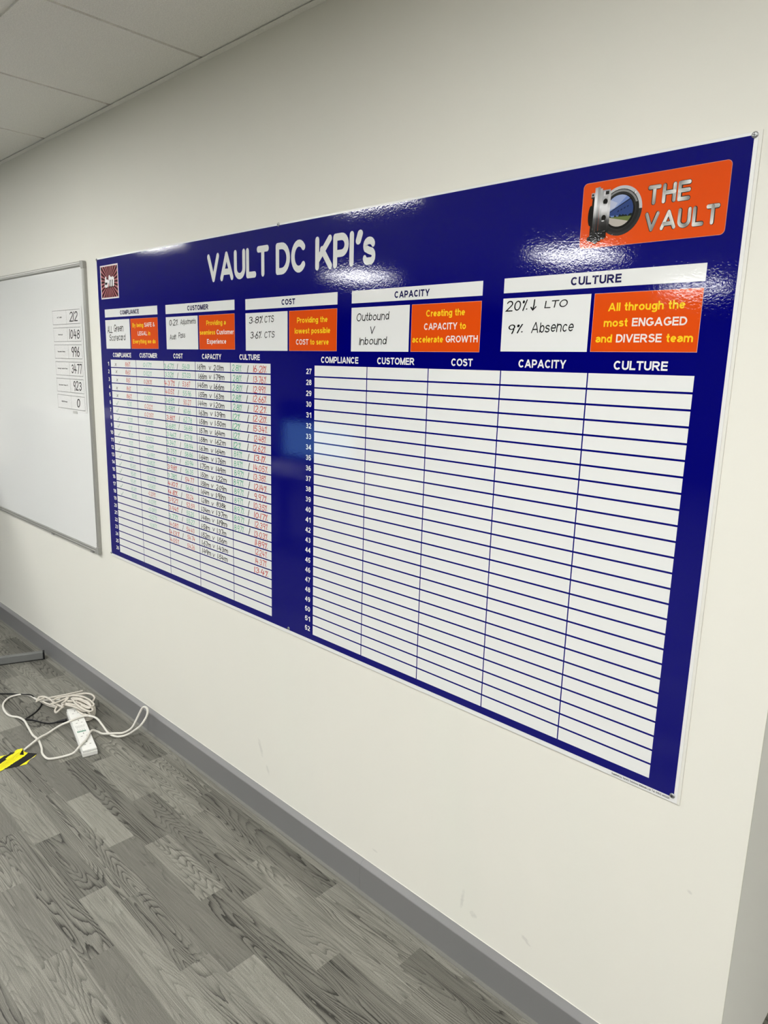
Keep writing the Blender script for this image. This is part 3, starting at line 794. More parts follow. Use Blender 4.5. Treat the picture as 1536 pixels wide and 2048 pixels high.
text(m, '&', .0905, .0985, 1.7790, .0130, Y_C - .0001, (.48, .02, .03), w=.16, mode='hand')
printed(m, 'emblem_lettering', emb)

# vault emblem at the top right
def rrect(x0, x1, z0, z1, r):
    return arc(x1 - r, z1 - r, r, r, 0, 90, 6) + arc(x0 + r, z1 - r, r, r, 90, 180, 6) + arc(x0 + r, z0 + r, r, r, 180, 270, 6) + arc(x1 - r, z0 + r, r, r, 270, 360, 6)
m = MB()
m.poly([(x, Y_B, z) for x, z in rrect(2.0932, 2.3613, 1.7362, 1.8535, .0085)], 0, (.62, .26, .20))
m.poly([(x, Y_B - 4e-5, z) for x, z in rrect(2.0940, 2.3605, 1.7370, 1.8527, .0080)], 0, ORG)
vault = printed(m, 'vault_panel', board)
m = MB()
OUT = (.035, .030, .022)
for s, a, b, z, c in (('THE', 2.2216, 2.2970, 1.7992, .0325), ('VAULT', 2.2203, 2.3490, 1.7545, .0325)):
    text(m, s, a - .0010, b + .0010, z - .0009, c + .0018, Y_C + .00012, OUT, w=.255, mode='round', gap=.075, slant=.0)
    mm = MB(); text(mm, s, a, b, z, c, Y_C - .00008, (0, 0, 0), w=.195, mode='round', gap=.10)
    for f in mm.f:        # brushed silver ink, light and dark across each letter
        pts = [mm.v[i] for i in f]
        cs = []
        for p in pts:
            t = .5 + .5 * math.sin((p[0] * 1.0 + (p[2] - z) * .55) * 210)
            g = .22 + .58 * t
            cs.append((g, g * .99, g * .93))
        m.poly(pts, 0, cs)
printed(m, 'vault_lettering', vault)

def vault_door():
    m = MB(); y = [Y_C + .0002]
    def pg(pts, col, step=True):
        if step: y[0] -= 2.5e-5
        m.poly([(x, y[0], z) for x, z in pts], 0, col)
    def grad(x0, x1, zt, zb, cols, skew=0.0):
        """upright metal band shaded from top to bottom like the printed picture"""
        y[0] -= 2.5e-5; n = len(cols) - 1
        for i in range(n):
            za = zt + (zb - zt) * i / n; zc = zt + (zb - zt) * (i + 1) / n
            sa = skew * i / n; sc = skew * (i + 1) / n
            m.poly([(x0 + sa, y[0], za), (x1 + sa, y[0], za), (x1 + sc, y[0], zc), (x0 + sc, y[0], zc)], 0, [cols[i]] * 2 + [cols[i + 1]] * 2)
    g = lambda v: (v, v, v * 1.02)
    cx, cz = 2.1710, 1.7968
    # outer ring: pale upper part, dark lower part
    pg(arc(cx, cz, .0418, .0432, 0, 360, 40), g(.030))
    pg(arc(cx, cz, .0418, .0432, 0, 178, 26), g(.50))
    pg(arc(cx - .001, cz, .0372, .0378, 0, 360, 40), g(.018))
    pg(arc(cx - .001, cz, .0358, .0364, 20, 170, 26), g(.22))
    pg(arc(cx - .001, cz, .0322, .0330, 0, 360, 40), g(.028))
    pg(arc(cx - .001, cz - .001, .0292, .0304, 0, 360, 40), g(.006))
    hx, hz, rx, rz = 2.1692, 1.7972, .0268, .0276
    hole = arc(hx, hz, rx, rz, 0, 360, 40)
    def within(pts):
        # clip polygon against the round hole
        out = pts
        for i in range(len(hole) - 1):
            a, b = hole[i], hole[i + 1]; q = []
            def side(p): return (b[0] - a[0]) * (p[1] - a[1]) - (b[1] - a[1]) * (p[0] - a[0])
            for k in range(len(out)):
                p, r_ = out[k], out[(k + 1) % len(out)]
                sp, sr = side(p), side(r_)
                if sp >= 0: q.append(p)
                if (sp >= 0) != (sr >= 0):
                    t = sp / (sp - sr); q.append((p[0] + (r_[0] - p[0]) * t, p[1] + (r_[1] - p[1]) * t))
            out = q
            if len(out) < 3: return None
        return out
    def inh(pts, col):
        q = within(pts)
        if q: pg(q, col)
    pg(hole, (.16, .24, .52))
    inh([(2.14, 1.793), (2.165, 1.806), (2.185, 1.824), (2.18, 1.83), (2.14, 1.83)], (.30, .37, .60))
    inh([(2.14, 1.797), (2.160, 1.803), (2.165, 1.811), (2.150, 1.818), (2.14, 1.812)], (.46, .50, .64))
    inh([(2.150, 1.7955), (2.200, 1.8225), (2.205, 1.786), (2.150, 1.7900)], (.030, .060, .20))
    inh([(2.149, 1.7945), (2.200, 1.8200), (2.200, 1.8225), (2.149, 1.7962)], (.015, .02, .05))
    for k in range(4): inh([(2.166 + .006 * k, 1.797 + .0022 * k), (2.169 + .006 * k, 1.7985 + .0022 * k), (2.169 + .006 * k, 1.796 + .0022 * k), (2.166 + .006 * k, 1.7945 + .0022 * k)], (.012, .02, .07))
    rd = random.Random(3)
    tr = [(2.205, 1.780), (2.14, 1.780)]
    for k in range(22): tr.append((2.14 + .065 * k / 21, 1.7885 + rd.uniform(-.0025, .0028)))
    inh(tr, (.010, .016, .016))
    inh([(2.14, 1.7875), (2.205, 1.7855), (2.205, 1.76), (2.14, 1.77)], (.13, .17, .05))
    inh([(2.14, 1.7865), (2.150, 1.7868), (2.205, 1.7735), (2.205, 1.76), (2.14, 1.76)], (.46, .42, .38))
    # door seen edge on
    pg(arc(2.1120, 1.7945, .0050, .0182, 0, 360, 20), g(.006))
    pg([(2.1140, 1.832), (2.119, 1.830), (2.119, 1.764), (2.1125, 1.764)], g(.006))
    pg(rrect(2.1112, 2.1188, 1.8268, 1.8345, .001), g(.35)); pg(rrect(2.1125, 2.1160, 1.8292, 1.8326, .0008), g(.01)); pg(rrect(2.1112, 2.1188, 1.8245, 1.8275, .001), g(.03))
    grad(2.1325, 2.1495, 1.8370, 1.7640, [g(.30), g(.42), g(.40), g(.75), g(.72), g(.30), g(.05), g(.02), g(.012)], .0010)
    grad(2.1455, 2.1505, 1.8330, 1.7630, [g(.45), g(.55), g(.5), g(.7), g(.5), g(.1), g(.03), g(.01)], .0006)
    grad(2.1290, 2.1335, 1.8405, 1.7650, [g(.45), g(.38), g(.5), g(.78), g(.45), g(.09), g(.03), g(.015)], .0004)
    grad(2.1185, 2.1245, 1.8430, 1.7660, [g(.35), g(.6), g(.85), g(.85), g(.55), g(.12), g(.05), g(.02)], -.0012)
    grad(2.1240, 2.1292, 1.8435, 1.7655, [g(.25), g(.33), g(.42), g(.6), g(.34), g(.07), g(.03), g(.012)], -.0004)
    for (bx, bz) in ((2.1405, 1.8165), (2.1395, 1.7880)):
        pg(arc(bx, bz, .0046, .0052, 0, 360, 16), g(.006)); pg(arc(bx - .001, bz - .0052, .0030, .0014, 0, 360, 10), g(.55))
    pg(rrect(2.1400, 2.1468, 1.8285, 1.8345, .001), g(.02)); pg(rrect(2.1365, 2.1395, 1.8262, 1.8345, .0006), g(.6)); pg(rrect(2.1395, 2.1440, 1.8245, 1.8280, .0006), g(.5))
    # hinge block under the door
    pg([(2.1085, 1.7560), (2.113, 1.7580), (2.1128, 1.7665), (2.1465, 1.7655), (2.1468, 1.7535), (2.142, 1.7500), (2.137, 1.7515), (2.136, 1.7470), (2.131, 1.7470), (2.1262, 1.7425), (2.121, 1.7465), (2.115, 1.7485), (2.1085, 1.7500)], g(.006))
    for k in range(26):
        px, pz = rd.uniform(2.1115, 2.143), rd.uniform(1.7495, 1.7625); s = rd.uniform(.0004, .0011)
        pg([(px, pz), (px + s, pz + s * .6), (px + s * .4, pz + s * 1.6)], g(rd.choice((.05, .12, .3))))
    pg(rrect(2.1370, 2.1400, 1.7508, 1.7530, .0005), g(.45))
    pg(rrect(2.1965, 2.2005, 1.8225, 1.8262, .0006), g(.75)); pg(rrect(2.1955, 2.1968, 1.8225, 1.8262, .0004), g(.01))
    printed(m, 'vault_door_picture', vault)
vault_door()

m = MB(); text(m, 'Supplied by: Safety Solutions Midlands Ltd. Tel: 01933 443220', 2.262, 2.382, .6965, .0042, YF - .0003, (.02, .02, .02), w=.17, gap=.12)
printed(m, 'supplier_line', board)
# round-headed screws that hold the board
for (sx, sz) in ((2.3905, 1.8838), (2.3868, .7062), (1.1985, .7085), (1.153, 1.8862), (.0025, 1.8835), (-.0012, .7050)):
    m = MB(); m.lathe([(.0052, 0), (.0051, .0012), (.0042, .0022), (.0024, .0028), (.0003, .0029)], 18, 'y', (sx, YF - .0002, sz))
    m.box(sx - .0026, sx + .0026, YF - .00325, YF - .0025, sz - .0005, sz + .0005, 1)
    m.box(sx - .0005, sx + .0005, YF - .00325, YF - .0025, sz - .0026, sz + .0026, 1)
    m.build('screw', [STEEL, DARK], board)

# ------------------------------------------------------------------ whiteboard with the score sheet
wbx0, wbx1, wbz0, wbz1, D = -1.90, -.0990, .6770, 1.8890, .0150
wb = empty('whiteboard', ((wbx0 + wbx1) / 2, 0, wbz0), 'glossy whiteboard with silver frame hung left of the blue board', 'whiteboard')
off = Vector((-(wbx0 + wbx1) / 2, 0, -wbz0))
def wbbuild(m, name, mat, **k):
    m.v = [tuple(Vector(p) + off) for p in m.v]; return m.build(name, mat, wb, **k)
m = MB(); m.box(wbx0 + .01, wbx1 - .01, -.0085, -.0005, wbz0 + .01, wbz1 - .01); wbbuild(m, 'writing_surface', WB)
fw = .0215
prof = [(0, 0), (0, D * .75), (fw * .18, D), (fw * .42, D), (fw * .50, D * .86), (fw * .62, D * .86), (fw * .70, D * .95), (fw * .86, D * .9), (fw, D * .55), (fw, 0)]
m = MB(); m.prism([(-a, b) for a, b in prof], (wbx1, 0, wbz0 + .02), (wbx1, 0, wbz1 - .02), (1, 0, 0), (0, -1, 0)); wbbuild(m, 'frame_rail', ALU)
m = MB(); m.prism([(a, b) for a, b in prof], (wbx0, 0, wbz0 + .02), (wbx0, 0, wbz1 - .02), (1, 0, 0), (0, -1, 0)); wbbuild(m, 'frame_rail', ALU)
m = MB(); m.prism([(-a, b) for a, b in prof], (wbx0 + .02, 0, wbz1), (wbx1 - .02, 0, wbz1), (0, 0, 1), (0, -1, 0)); wbbuild(m, 'frame_rail', ALU)
m = MB(); m.prism([(a, b) for a, b in prof], (wbx0 + .02, 0, wbz0), (wbx1 - .02, 0, wbz0), (0, 0, 1), (0, -1, 0)); wbbuild(m, 'frame_rail', ALU)
for cxx, sx in ((wbx1, -1), (wbx0, 1)):
    for czz, sz in ((wbz1, -1), (wbz0, 1)):
        o = .0006; r = .009; L_ = .030
        pr = [(-o, L_), (-o, r)] + [(-o + r + r * math.cos(R(a)), -o + r + r * math.sin(R(a))) for a in (200, 225, 250)] + [(r, -o), (L_, -o), (L_, fw * .95), (fw + .003, fw * .98), (fw * .98, fw + .003), (fw * .95, L_)]
        m = MB(); m.prism([(sx * a, sz * b) for a, b in pr], (cxx, -.0004, czz), (cxx, -D - .0012, czz), (1, 0, 0), (0, 0, 1)); wbbuild(m, 'corner_cap', CAP, bevel=.0015)
for xx in (-.185, -.62):      # small wall clips under the frame
    m = MB(); m.box(xx - .010, xx + .010, -.010, 0, wbz0 - .008, wbz0 + .002); wbbuild(m, 'wall_clip', CAP, bevel=.001)
m = MB()
m.box(-.1345, -.1285, -.00862, -.0085, .716, .722); m.box(-.1335, -.1295, -.00862, -.0085, .7085, .7115)
wbbuild(m, 'maker_mark', INKGREY)

# sheet with six boxes
sheet = empty('score_sheet', (-.445, -.0086, 1.284), 'white sheet of six boxed handwritten numbers stuck on the whiteboard', 'paper')
so = Vector((.445, .0086, -1.284))
def shbuild(m, name, mat, par=None, **k):
    m.v = [tuple(Vector(p) + so) for p in m.v]; return m.build(name, mat, par or sheet, **k)
ys = -.0086
m = MB()
for i in range(14):       # sheet lies almost flat, its right edge lifting a little
    xa, xb = -.452 + .306 * i / 14, -.452 + .306 * (i + 1) / 14
    ya, yb = [ys - .0006 - .0012 * max(0, (x + .2) / .054) ** 2 if x > -.2 else ys - .0006 for x in (xa, xb)]
    m.poly([(xa, ya, 1.2805), (xb, yb, 1.2790), (xb, yb, 1.7165), (xa, ya, 1.7150)])
    m.poly([(xa, ya + .0003, 1.2805), (xa, ya + .0003, 1.7150), (xb, yb + .0003, 1.7165), (xb, yb + .0003, 1.2790)])
pap = shbuild(m, 'paper', PAPER, recalc=False)
nums = ['212', '1048', '996', '34.77', '923', '0']
labs = [('ACT MBS', .052), ('Headcount', .048), ('Non-select Needs', .078), ('Average Contract Hours', .106), ('Non-select Heads TC', .098), ('RIDDOR Heads', .062)]
rd = random.Random(8)
for i in range(6):
    b = MB(); ink = MB()
    zt = 1.7055 - .0716 * i; zb = zt - .0585; xa, xb = -.4465 + .0012 * rd.uniform(-1, 1), -.1640; xm = xa + .51 * (xb - xa)
    for (p, q, r_, s) in ((xa, xb, zt - .0012, zt), (xa, xb, zb, zb + .0012), (xa, xa + .0009, zb, zt), (xb - .0009, xb, zb, zt), (xm, xm + .0008, zb, zt)):
        yy = ys - .0009 - (.0004 if q > -.2 else 0)
        b.poly([(p, yy, r_), (q, yy - (.0006 if q > -.17 else 0), r_), (q, yy - (.0006 if q > -.17 else 0), s), (p, yy, s)])
    lab, lw = labs[i]; cx = (xa + xm) / 2
    text(b, lab, cx - lw / 2, cx + lw / 2, (zt + zb) / 2 - .0025, .0058, ys - .0009, None, w=.2)
    s = nums[i]; ww = .020 + .0200 * min(len(s), 4) if len(s) > 1 else .032; cx = (xm + xb) / 2 + .002
    text(ink, s, cx - ww / 2, cx + ww / 2, (zt + zb) / 2 - .0175, .037, ys - .0012, None, w=.13, mode='hand', slant=.14, gap=.14, jit=.03, rnd=rd)
    nb_ = shbuild(b, 'number_box', INK, recalc=False); shbuild(ink, 'handwritten_number', INK, nb_, recalc=False)
m = MB(); m.box(-.292, -.248, ys - .0011, ys - .0002, 1.2715, 1.2835); shbuild(m, 'clear_tape', INKGREY)

# ------------------------------------------------------------------ extension lead
lead = empty('extension_lead', (0, 0, 0), 'white four-socket extension lead with its cable coiled at one end', 'extension lead')
ax = Vector((.9713, -.2377, 0)); an = Vector((.2377, .9713, 0))
def sp(u, w, z): return ax * u + an * w + Vector((0, 0, z))
def fbox(m, u0, u1, w0, w1, z0, z1, mi=0):
    i = len(m.v); m.v += [tuple(sp(u, w, z)) for z in (z0, z1) for w in (w0, w1) for u in (u0, u1)]
    for f in ((0, 2, 3, 1), (4, 5, 7, 6), (0, 1, 5, 4), (2, 6, 7, 3), (0, 4, 6, 2), (1, 3, 7, 5)):
        m.f.append(tuple(i + k for k in f)); m.mi.append(mi); m.c.append(None)
m = MB(); fbox(m, -.026, .3640, -.2165, -.1610, .0005, .0175); body = m.build('socket_base', SOCK, lead, bevel=.0025)
m = MB(); fbox(m, -.025, .3615, -.2150, -.1625, .0182, .0280); lid = m.build('socket_lid', SOCK, lead, bevel=.0035)
zt = .02815
for u in (.010, .103, .223, .296):
    m2 = [(u, -.1885, .0045, .0018), (u + .022, -.1790, .0018, .0034), (u + .022, -.1985, .0018, .0034)]
    m = MB()
    for (uu, ww, du, dw) in m2: fbox(m, uu - du, uu + du, ww - dw, ww + dw, zt - .0008, zt + .0001)
    m.build('pin_slots', SLOT, lid)
m = MB(); fbox(m, .198, .2085, -.2085, -.1760, zt - .0008, zt + .00015)
gl = m.build('green_label', GREEN, lid)
m = MB()
for k in range(4): fbox(m, .179, .194, -.2040 + .0078 * k, -.2022 + .0078 * k, zt - .0008, zt + .0001)
for k in range(7): fbox(m, .150 + .002 * (k % 2), .160 - .001 * (k % 3), -.208 + .0052 * k, -.2052 + .0052 * k, zt - .0008, zt + .0001); 
for k in range(6): fbox(m, .163, .170 - .001 * (k % 2), -.205 + .0052 * k, -.2022 + .0052 * k, zt - .0008, zt + .0001)
m.build('safety_notice', INKGREY, lid)
m = MB()
for k in range(6): fbox(m, .2015, .2045, -.2055 + .0048 * k, -.2028 + .0048 * k, zt + .0001, zt + .0003)
m.build('label_text', SOCK, gl)

r = .0044
m = MB()
path = [(.165, -.548, .0055), (.1400, -.5050, .0055), (.1228, -.4747, .006), (.1066, -.4457, .006), (.0647, -.3697, .0135), (.0443, -.3317, .009), (.0255, -.2935, .010), (.030, -.2674, .020), (.0440, -.2424, .030),
        (.0425, -.2027, .0335), (.0515, -.1683, .0335), (.0962, -.1492, .033), (.1433, -.1464, .020), (.2047, -.1504, .011), (.2404, -.1401, .006), (.2620, -.1220, .007), (.290, -.105, .022),
        (.3130, -.095, .0400), (.3384, -.075, .068), (.3414, -.050, .100), (.3327, -.040, .1216), (.3097, -.038, .1249), (.2849, -.040, .1093), (.2822, -.060, .075), (.2830, -.085, .0409), (.2580, -.1080, .017),
        (.2344, -.1368, .0150), (.2002, -.1701, .0120), (.1850, -.1840, .0200), (.1830, -.2040, .0330), (.1960, -.2214, .0330), (.2370, -.2541, .0330), (.2690, -.2960, .0310), (.2690, -.3100, .018), (.2600, -.3250, .0080), (.2495, -.3560, .0050), (.2380, -.3850, .0050),
        (.2216, -.3990, .0050), (.1769, -.3991, .0050), (.1317, -.3847, .0050), (.0749, -.3735, .0050), (.0400, -.3720, .0050), (.0055, -.3732, .0050), (-.0718, -.3632, .0050), (-.1392, -.3549, .0050), (-.1847, -.3625, .0050), (-.2186, -.3822, .0050),
        (-.2697, -.3861, .0050), (-.3325, -.3750, .0050), (-.3725, -.3550, .0050), (-.3985, -.3275, .0050), (-.4020, -.2934, .0050), (-.3853, -.2657, .0050), (-.3460, -.2517, .0060), (-.3000, -.2489, .0080), (-.2776, -.2431, .0100),
        (-.2400, -.2250, .016), (-.2000, -.1800, .02)]
m.tube(path, r, 10, 0, smooth=5)
m.build('trailing_cable', CABLE, lead, smooth=True)
STR = [[(-.2312, -.2665, .03), (-.234, -.249, .03), (-.2392, -.2305, .03), (-.2277, -.2181, .03), (-.2151, -.1765, .03), (-.2052, -.1375, .03), (-.1955, -.0802, .03)],
       [(-.1496, -.2302, .05), (-.16, -.2075, .05), (-.1526, -.179, .05), (-.1331, -.123, .05), (-.1186, -.0967, .05), (-.0912, -.0847, .05), (-.0561, -.0882, .05), (-.0329, -.104, .05), (-.0193, -.1228, .045)],
       [(-.12, -.1769, .06), (-.1221, -.1655, .06), (-.1103, -.1492, .06), (-.0762, -.1295, .06), (-.0347, -.1219, .06), (.0073, -.1233, .06), (.0273, -.1279, .06), (.0346, -.1396, .058), (.0229, -.1554, .055)],
       [(-.1349, -.2465, .045), (-.1312, -.2192, .045), (-.1375, -.1854, .045), (-.1483, -.1663, .045)],
       [(-.2237, -.2731, .03), (-.2496, -.2532, .035), (-.2511, -.2444, .035), (-.2382, -.2305, .035), (-.2004, -.224, .035), (-.1517, -.2221, .035), (-.0989, -.2182, .038), (-.0855, -.207, .040)],
       [(-.2647, -.243, .010), (-.2222, -.2381, .010), (-.1849, -.2315, .012), (-.1521, -.2193, .014), (-.12, -.20, .02)],
       [(-.233, -.2459, .02), (-.1927, -.2363, .02), (-.1621, -.2232, .02), (-.1431, -.2161, .02), (-.12, -.20, .03)],
       [(-.1209, -.2242, .03), (-.1014, -.239, .03), (-.0852, -.2474, .03), (-.0696, -.2484, .03), (-.0786, -.2306, .034), (-.0957, -.197, .038), (-.1031, -.1751, .04), (-.1052, -.1574, .04)],
       [(-.1436, -.1682, .045), (-.1232, -.187, .045), (-.0986, -.2073, .045), (-.06, -.1919, .045), (-.0161, -.177, .045), (.0183, -.1688, .042), (.0258, -.1575, .040), (.0404, -.1545, .036), (.0536, -.1561, .034), (.0571, -.1649, .034), (.0337, -.1713, .036)],
       [(-.0917, -.1726, .062), (-.0504, -.1782, .062), (-.0087, -.1791, .060), (.0313, -.1714, .056), (.0535, -.1602, .052), (.0575, -.1496, .052), (.0504, -.1444, .056), (.013, -.1426, .060), (-.037, -.1504, .062), (-.0693, -.162, .062)],
       [(-.0861, -.2017, .05), (-.0578, -.1842, .05), (-.0208, -.1706, .05), (.0087, -.1582, .05), (.0113, -.1488, .05)],
       [(-.0909, -.1911, .056), (-.0668, -.1718, .056), (-.0181, -.1588, .056), (.0158, -.1483, .054), (.0141, -.1371, .054), (-.0275, -.1359, .056), (-.0797, -.1453, .056), (-.1085, -.1629, .054)],
       [(-.0728, -.215, .050), (-.0858, -.2159, .055), (-.0971, -.1949, .055), (-.1173, -.1762, .055)],
       [(-.0674, -.1751, .066), (-.0479, -.1539, .066), (-.0064, -.1423, .066), (.0349, -.1436, .062), (.0394, -.1581, .060), (-.0012, -.1696, .064)]]
# turns lower down in the coil that carry the upper ones
for k in range(7):
    cx, cy, z = -.045 + .006 * (k % 3), -.150 + .004 * (k % 2), .0055 + .0085 * (k // 2) + .002 * (k % 2)
    a_, b_ = .088 - .006 * (k % 3), .034 - .004 * (k % 2)
    pts = []
    for i in range(15):
        t = 2 * PI * i / 14 + .7 * k; c_, s_ = math.cos(t), math.sin(t)
        q = ax * (a_ * c_) + an * (b_ * s_); pts.append((cx + q.x, cy + q.y + .012, z))
    STR.append(pts)
m = MB()
for pts in STR: m.tube(pts, .0041, 8, 0, smooth=5)
m.build('coiled_cable', COIL, lead, smooth=True)

# black cable plugged into the side of the extension lead
bc = empty('black_power_cable', (-.15, -.30, 0), 'thin black cable on the floor plugged into the white extension lead', 'cable')
bo = Vector((.15, .30, 0))
m = MB()
pts = [(-.75, -.62, .003), (-.60, -.46, .003), (-.4896, -.3583, .003), (-.4726, -.3418, .003), (-.4296, -.3009, .004), (-.385, -.2717, .008), (-.36, -.262, .013), (-.3373, -.2523, .0145), (-.310, -.246, .006), (-.294, -.2429, .003), (-.2579, -.2406, .003), (-.2237, -.2578, .003), (-.1842, -.2941, .003), (-.160, -.3330, .003),
       (-.1540, -.3430, .003), (-.1440, -.3400, .003), (-.1177, -.3236, .003), (-.06, -.2976, .003), (-.0380, -.2780, .005), (-.0180, -.2570, .012)]
m.tube([tuple(Vector(p) + bo) for p in pts], .0029, 8, 0, smooth=5); m.build('cord', DARK, bc, smooth=True)
m = MB(); m.tube([tuple(Vector(p) + bo) for p in [(-.0260, -.2660, .009), (-.0120, -.2500, .0140), (.0015, -.2345, .0170)]], lambda t: .0042 + .0050 * t, 10, 0, smooth=3); m.build('plug', DARK, bc, smooth=True)

# ------------------------------------------------------------------ hazard tape
tape = empty('hazard_tape', (.13, -.48, 0), 'crumpled yellow and black hazard tape holding the white cable to the floor', 'tape')
to = Vector((-.13, .48, 0))
TP_OUT = [(.0803, -.5198), (.085, -.5056), (.089, -.4922), (.0788, -.4815), (.0843, -.4695), (.074, -.4585), (.0766, -.4399), (.1035, -.4428), (.1144, -.4466), (.1266, -.4337), (.1541, -.4106), (.1699, -.4245), (.1763, -.4418), (.2048, -.4678), (.1995, -.491), (.1833, -.5368), (.22, -.64), (.13, -.63), (.105, -.56)]
BLACK1 = [(.1833, -.5368), (.1995, -.491), (.1763, -.4418), (.1656, -.4229), (.1541, -.4106), (.1266, -.4337), (.1413, -.4518)]
BLACK0 = [(.0999, -.5261), (.0883, -.5067), (.089, -.4922), (.0788, -.4815), (.0861, -.469), (.0946, -.474), (.1007, -.4951), (.1155, -.5125), (.1229, -.5076), (.1387, -.5263), (.1436, -.5401), (.13, -.60), (.11, -.57)]
BLACK2 = [(.1289, -.4666), (.1079, -.4443), (.133, -.4515)]
BLACK3 = [(.22, -.64), (.19, -.57), (.165, -.60), (.185, -.64)]
def inside(p, poly):
    c = False; n = len(poly)
    for i in range(n):
        a, b = poly[i], poly[i - 1]
        if (a[1] > p[1]) != (b[1] > p[1]) and p[0] < (b[0] - a[0]) * (p[1] - a[1]) / (b[1] - a[1]) + a[0]: c = not c
    return c
def tz(x, y):
    # the tape is drawn over the cable and creased
    a, b = Vector((.1650, -.548)), Vector((.1066, -.4457)); p = Vector((x, y)); t = max(0, min(1, (p - a).dot(b - a) / (b - a).length_squared))
    d = (p - (a + (b - a) * t)).length
    hump = .0120 * math.exp(-(d / .0105) ** 2)
    wr = .0016 * abs(math.sin(x * 430 + y * 160 + 2 * math.sin(y * 130))) * (.35 + math.exp(-(d / .03) ** 2))
    return .0008 + hump + wr
def tape_part(name, test, mats, lift=0.0):
    m = MB(); st = .0013; nx, ny = int(.15 / st), int(.25 / st)
    for i in range(nx):
        for j in range(ny):
            x, y = .072 + i * st, -.645 + j * st
            k = test((x + st / 2, y + st / 2))
            if k is None: continue
            m.poly([(x + to.x, y + to.y, tz(x, y) + lift), (x + st + to.x, y + to.y, tz(x + st, y) + lift), (x + st + to.x, y + st + to.y, tz(x + st, y + st) + lift), (x + to.x, y + st + to.y, tz(x, y + st) + lift)], k)
    bm = None
    o = m.build(name, mats, tape, recalc=False)
    b2 = bmesh.new(); b2.from_mesh(o.data); bmesh.ops.remove_doubles(b2, verts=b2.verts, dist=1e-5); bmesh.ops.recalc_face_normals(b2, faces=b2.faces); b2.to_mesh(o.data); b2.free()
    so_ = o.modifiers.new('thick', 'SOLIDIFY'); so_.thickness = .0003; so_.offset = 1
    return o
def yl(p):
    if not inside(p, TP_OUT) or any(inside(p, q) for q in (BLACK1, BLACK0, BLACK2, BLACK3)): return None
    return 0
def bl(p): return 0 if any(inside(p, q) for q in (BLACK1, BLACK0, BLACK2, BLACK3)) and (inside(p, TP_OUT) or True) else None
tape_part('yellow_stripe', yl, YELLOW); tape_part('black_stripe', bl, BLACKTAPE)
m = MB()
e0, e1 = Vector((.1785, -.4475, .0012)), Vector((.1715, -.4260, .0012)); dd = (e1 - e0).normalized(); nn = Vector((dd.y, -dd.x, 0)) * .0022
m.poly([tuple(q + to) for q in (e0, e0 + nn, e1 + nn * .6, e1)]); m.poly([tuple(q + to + Vector((0, 0, .0003))) for q in (e0, e0 + nn, e1 + nn * .6, e1)])
m.build('torn_edge', TAPEBACK, tape, recalc=False)

# ------------------------------------------------------------------ grey metal foot by the skirting
ft = empty('furniture_foot', (-.7530, -.0400, 0), 'grey metal foot bar with black end cap by the skirting under the whiteboard', 'furniture leg', rz=0)
fd = Vector((-.3440, -.9390, 0)); fn = Vector((.9390, -.3440, 0))
def fpt(u, w, z): return tuple(fd * u + fn * w + Vector((0, 0, z)))
def footbox(u0, u1, w0, w1, z0, z1, name, mat, bev):
    m = MB(); i = 0; m.v = [fpt(u, w, z) for z in (z0, z1) for w in (w0, w1) for u in (u0, u1)]
    for f in ((0, 2, 3, 1), (4, 5, 7, 6), (0, 1, 5, 4), (2, 6, 7, 3), (0, 4, 6, 2), (1, 3, 7, 5)): m.f.append(f); m.mi.append(0); m.c.append(None)
    return m.build(name, mat, ft, bevel=bev)
footbox(.007, .62, -.0060, .0220, .0035, .0400, 'foot_bar', GREYMETAL, .003)
footbox(-.001, .0072, -.0066, .0226, .0005, .0406, 'end_cap', DARK, .0015)
footbox(.6198, .625, -.0066, .0226, .0005, .0406, 'end_cap', DARK, .0015)
footbox(.0072, .6198, -.0050, .0210, 0.0, .0036, 'glide_strip', DARK, 0)

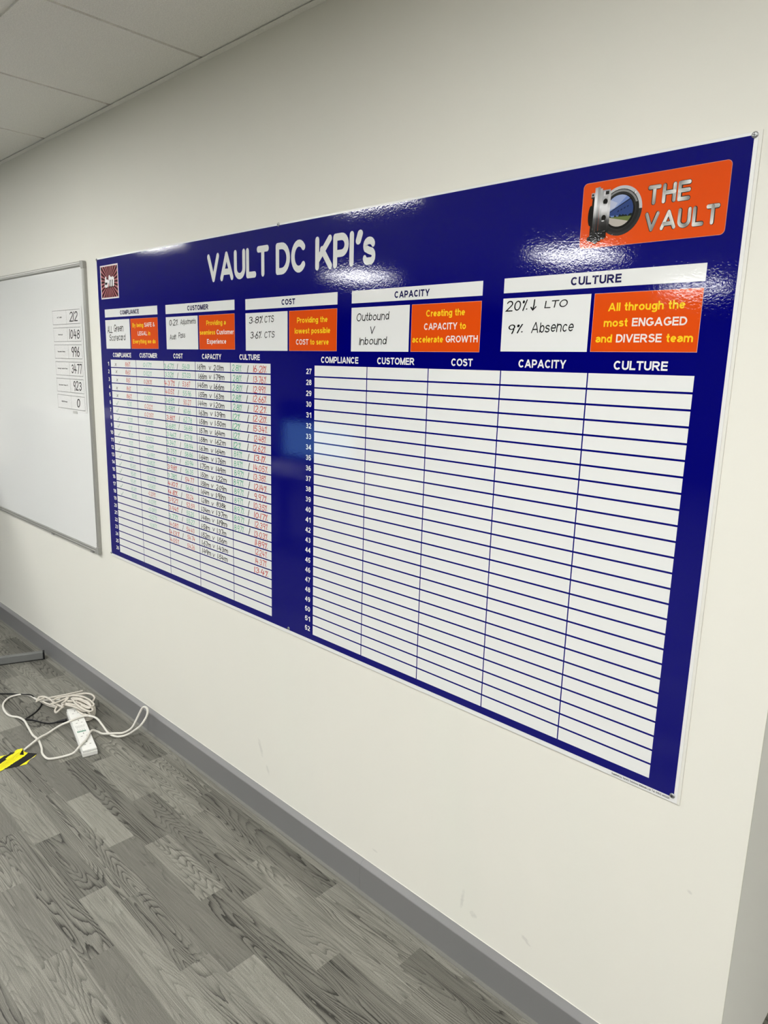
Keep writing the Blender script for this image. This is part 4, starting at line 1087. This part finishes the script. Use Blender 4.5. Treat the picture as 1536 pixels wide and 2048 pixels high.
BODYGREY = basic('pale_grey_plastic', (.27, .245, .24), .5)
def ftbuild(m, name, mat, bev):
    m.v = [tuple(Vector(p) - Vector(ft.location)) for p in m.v]; return m.build(name, mat, ft, bevel=bev)
m = MB(); m.box(-1.54, -.86, -.400, -.370, .005, .036); ftbuild(m, 'cross_bar', GREYMETAL, .002)
m = MB(); m.prism([(-2.20, .02), (-1.50, .02), (-1.50, 1.02), (-1.54, 1.14), (-1.66, 1.20), (-2.04, 1.20), (-2.16, 1.14), (-2.20, 1.02)], (0, -.80, 0), (0, -.36, 0), (1, 0, 0), (0, 0, 1)); ftbuild(m, 'stand_body', BODYGREY, .006)

# ------------------------------------------------------------------ behind the camera: what the gloss of the boards picks up
SCREEN = NT('lit_screen')
SCREEN.b.inputs['Base Color'].default_value = (.01, .01, .02, 1)
tcs = SCREEN.n('ShaderNodeTexCoord').outputs['Object']
sx_ = SCREEN.n('ShaderNodeSeparateXYZ', i_0=tcs)
win = SCREEN.math('MULTIPLY', SCREEN.math('LESS_THAN', SCREEN.math('ABSOLUTE', SCREEN.math('SUBTRACT', sx_.outputs[0], .03)), .38), SCREEN.math('LESS_THAN', SCREEN.math('ABSOLUTE', SCREEN.math('SUBTRACT', sx_.outputs[2], .245)), .125))
SCREEN.link(SCREEN.math('ADD', SCREEN.math('MULTIPLY', win, 2.2), .02), SCREEN.b.inputs['Emission Strength'])
SCREEN.b.inputs['Emission Color'].default_value = (.22, .55, 1.0, 1)
DESKTOP = basic('white_desk_top', (.6, .6, .58), .4)
desk = empty('desk', (-1.1, -2.35, 0), 'plain office desk standing behind the viewer', 'desk')
m = MB(); m.box(-.8, .8, -.4, .4, .695, .72); m.build('desk_top', DESKTOP, desk, bevel=.003)
for sx in (-.74, .74):
    m = MB(); m.box(sx - .03, sx + .03, -.36, .36, 0, .04); m.box(sx - .025, sx + .025, -.05, .05, .04, .695); m.build('leg', GREYMETAL, desk, bevel=.003)
mon = empty('monitor', (-1.1, -2.05, .72), 'wide black monitor with a blue window on screen', 'monitor')
m = MB(); m.box(-.44, .44, -.035, -.004, .06, .53); m.build('casing', DARK, mon, bevel=.004)
m = MB(); m.box(-.425, .425, -.005, -.0025, .075, .515); m.build('screen', SCREEN.m, mon)
m = MB(); m.box(-.03, .03, -.055, -.035, .012, .30); m.box(-.12, .12, -.12, .04, 0, .012); m.build('stand', DARK, mon, bevel=.002)
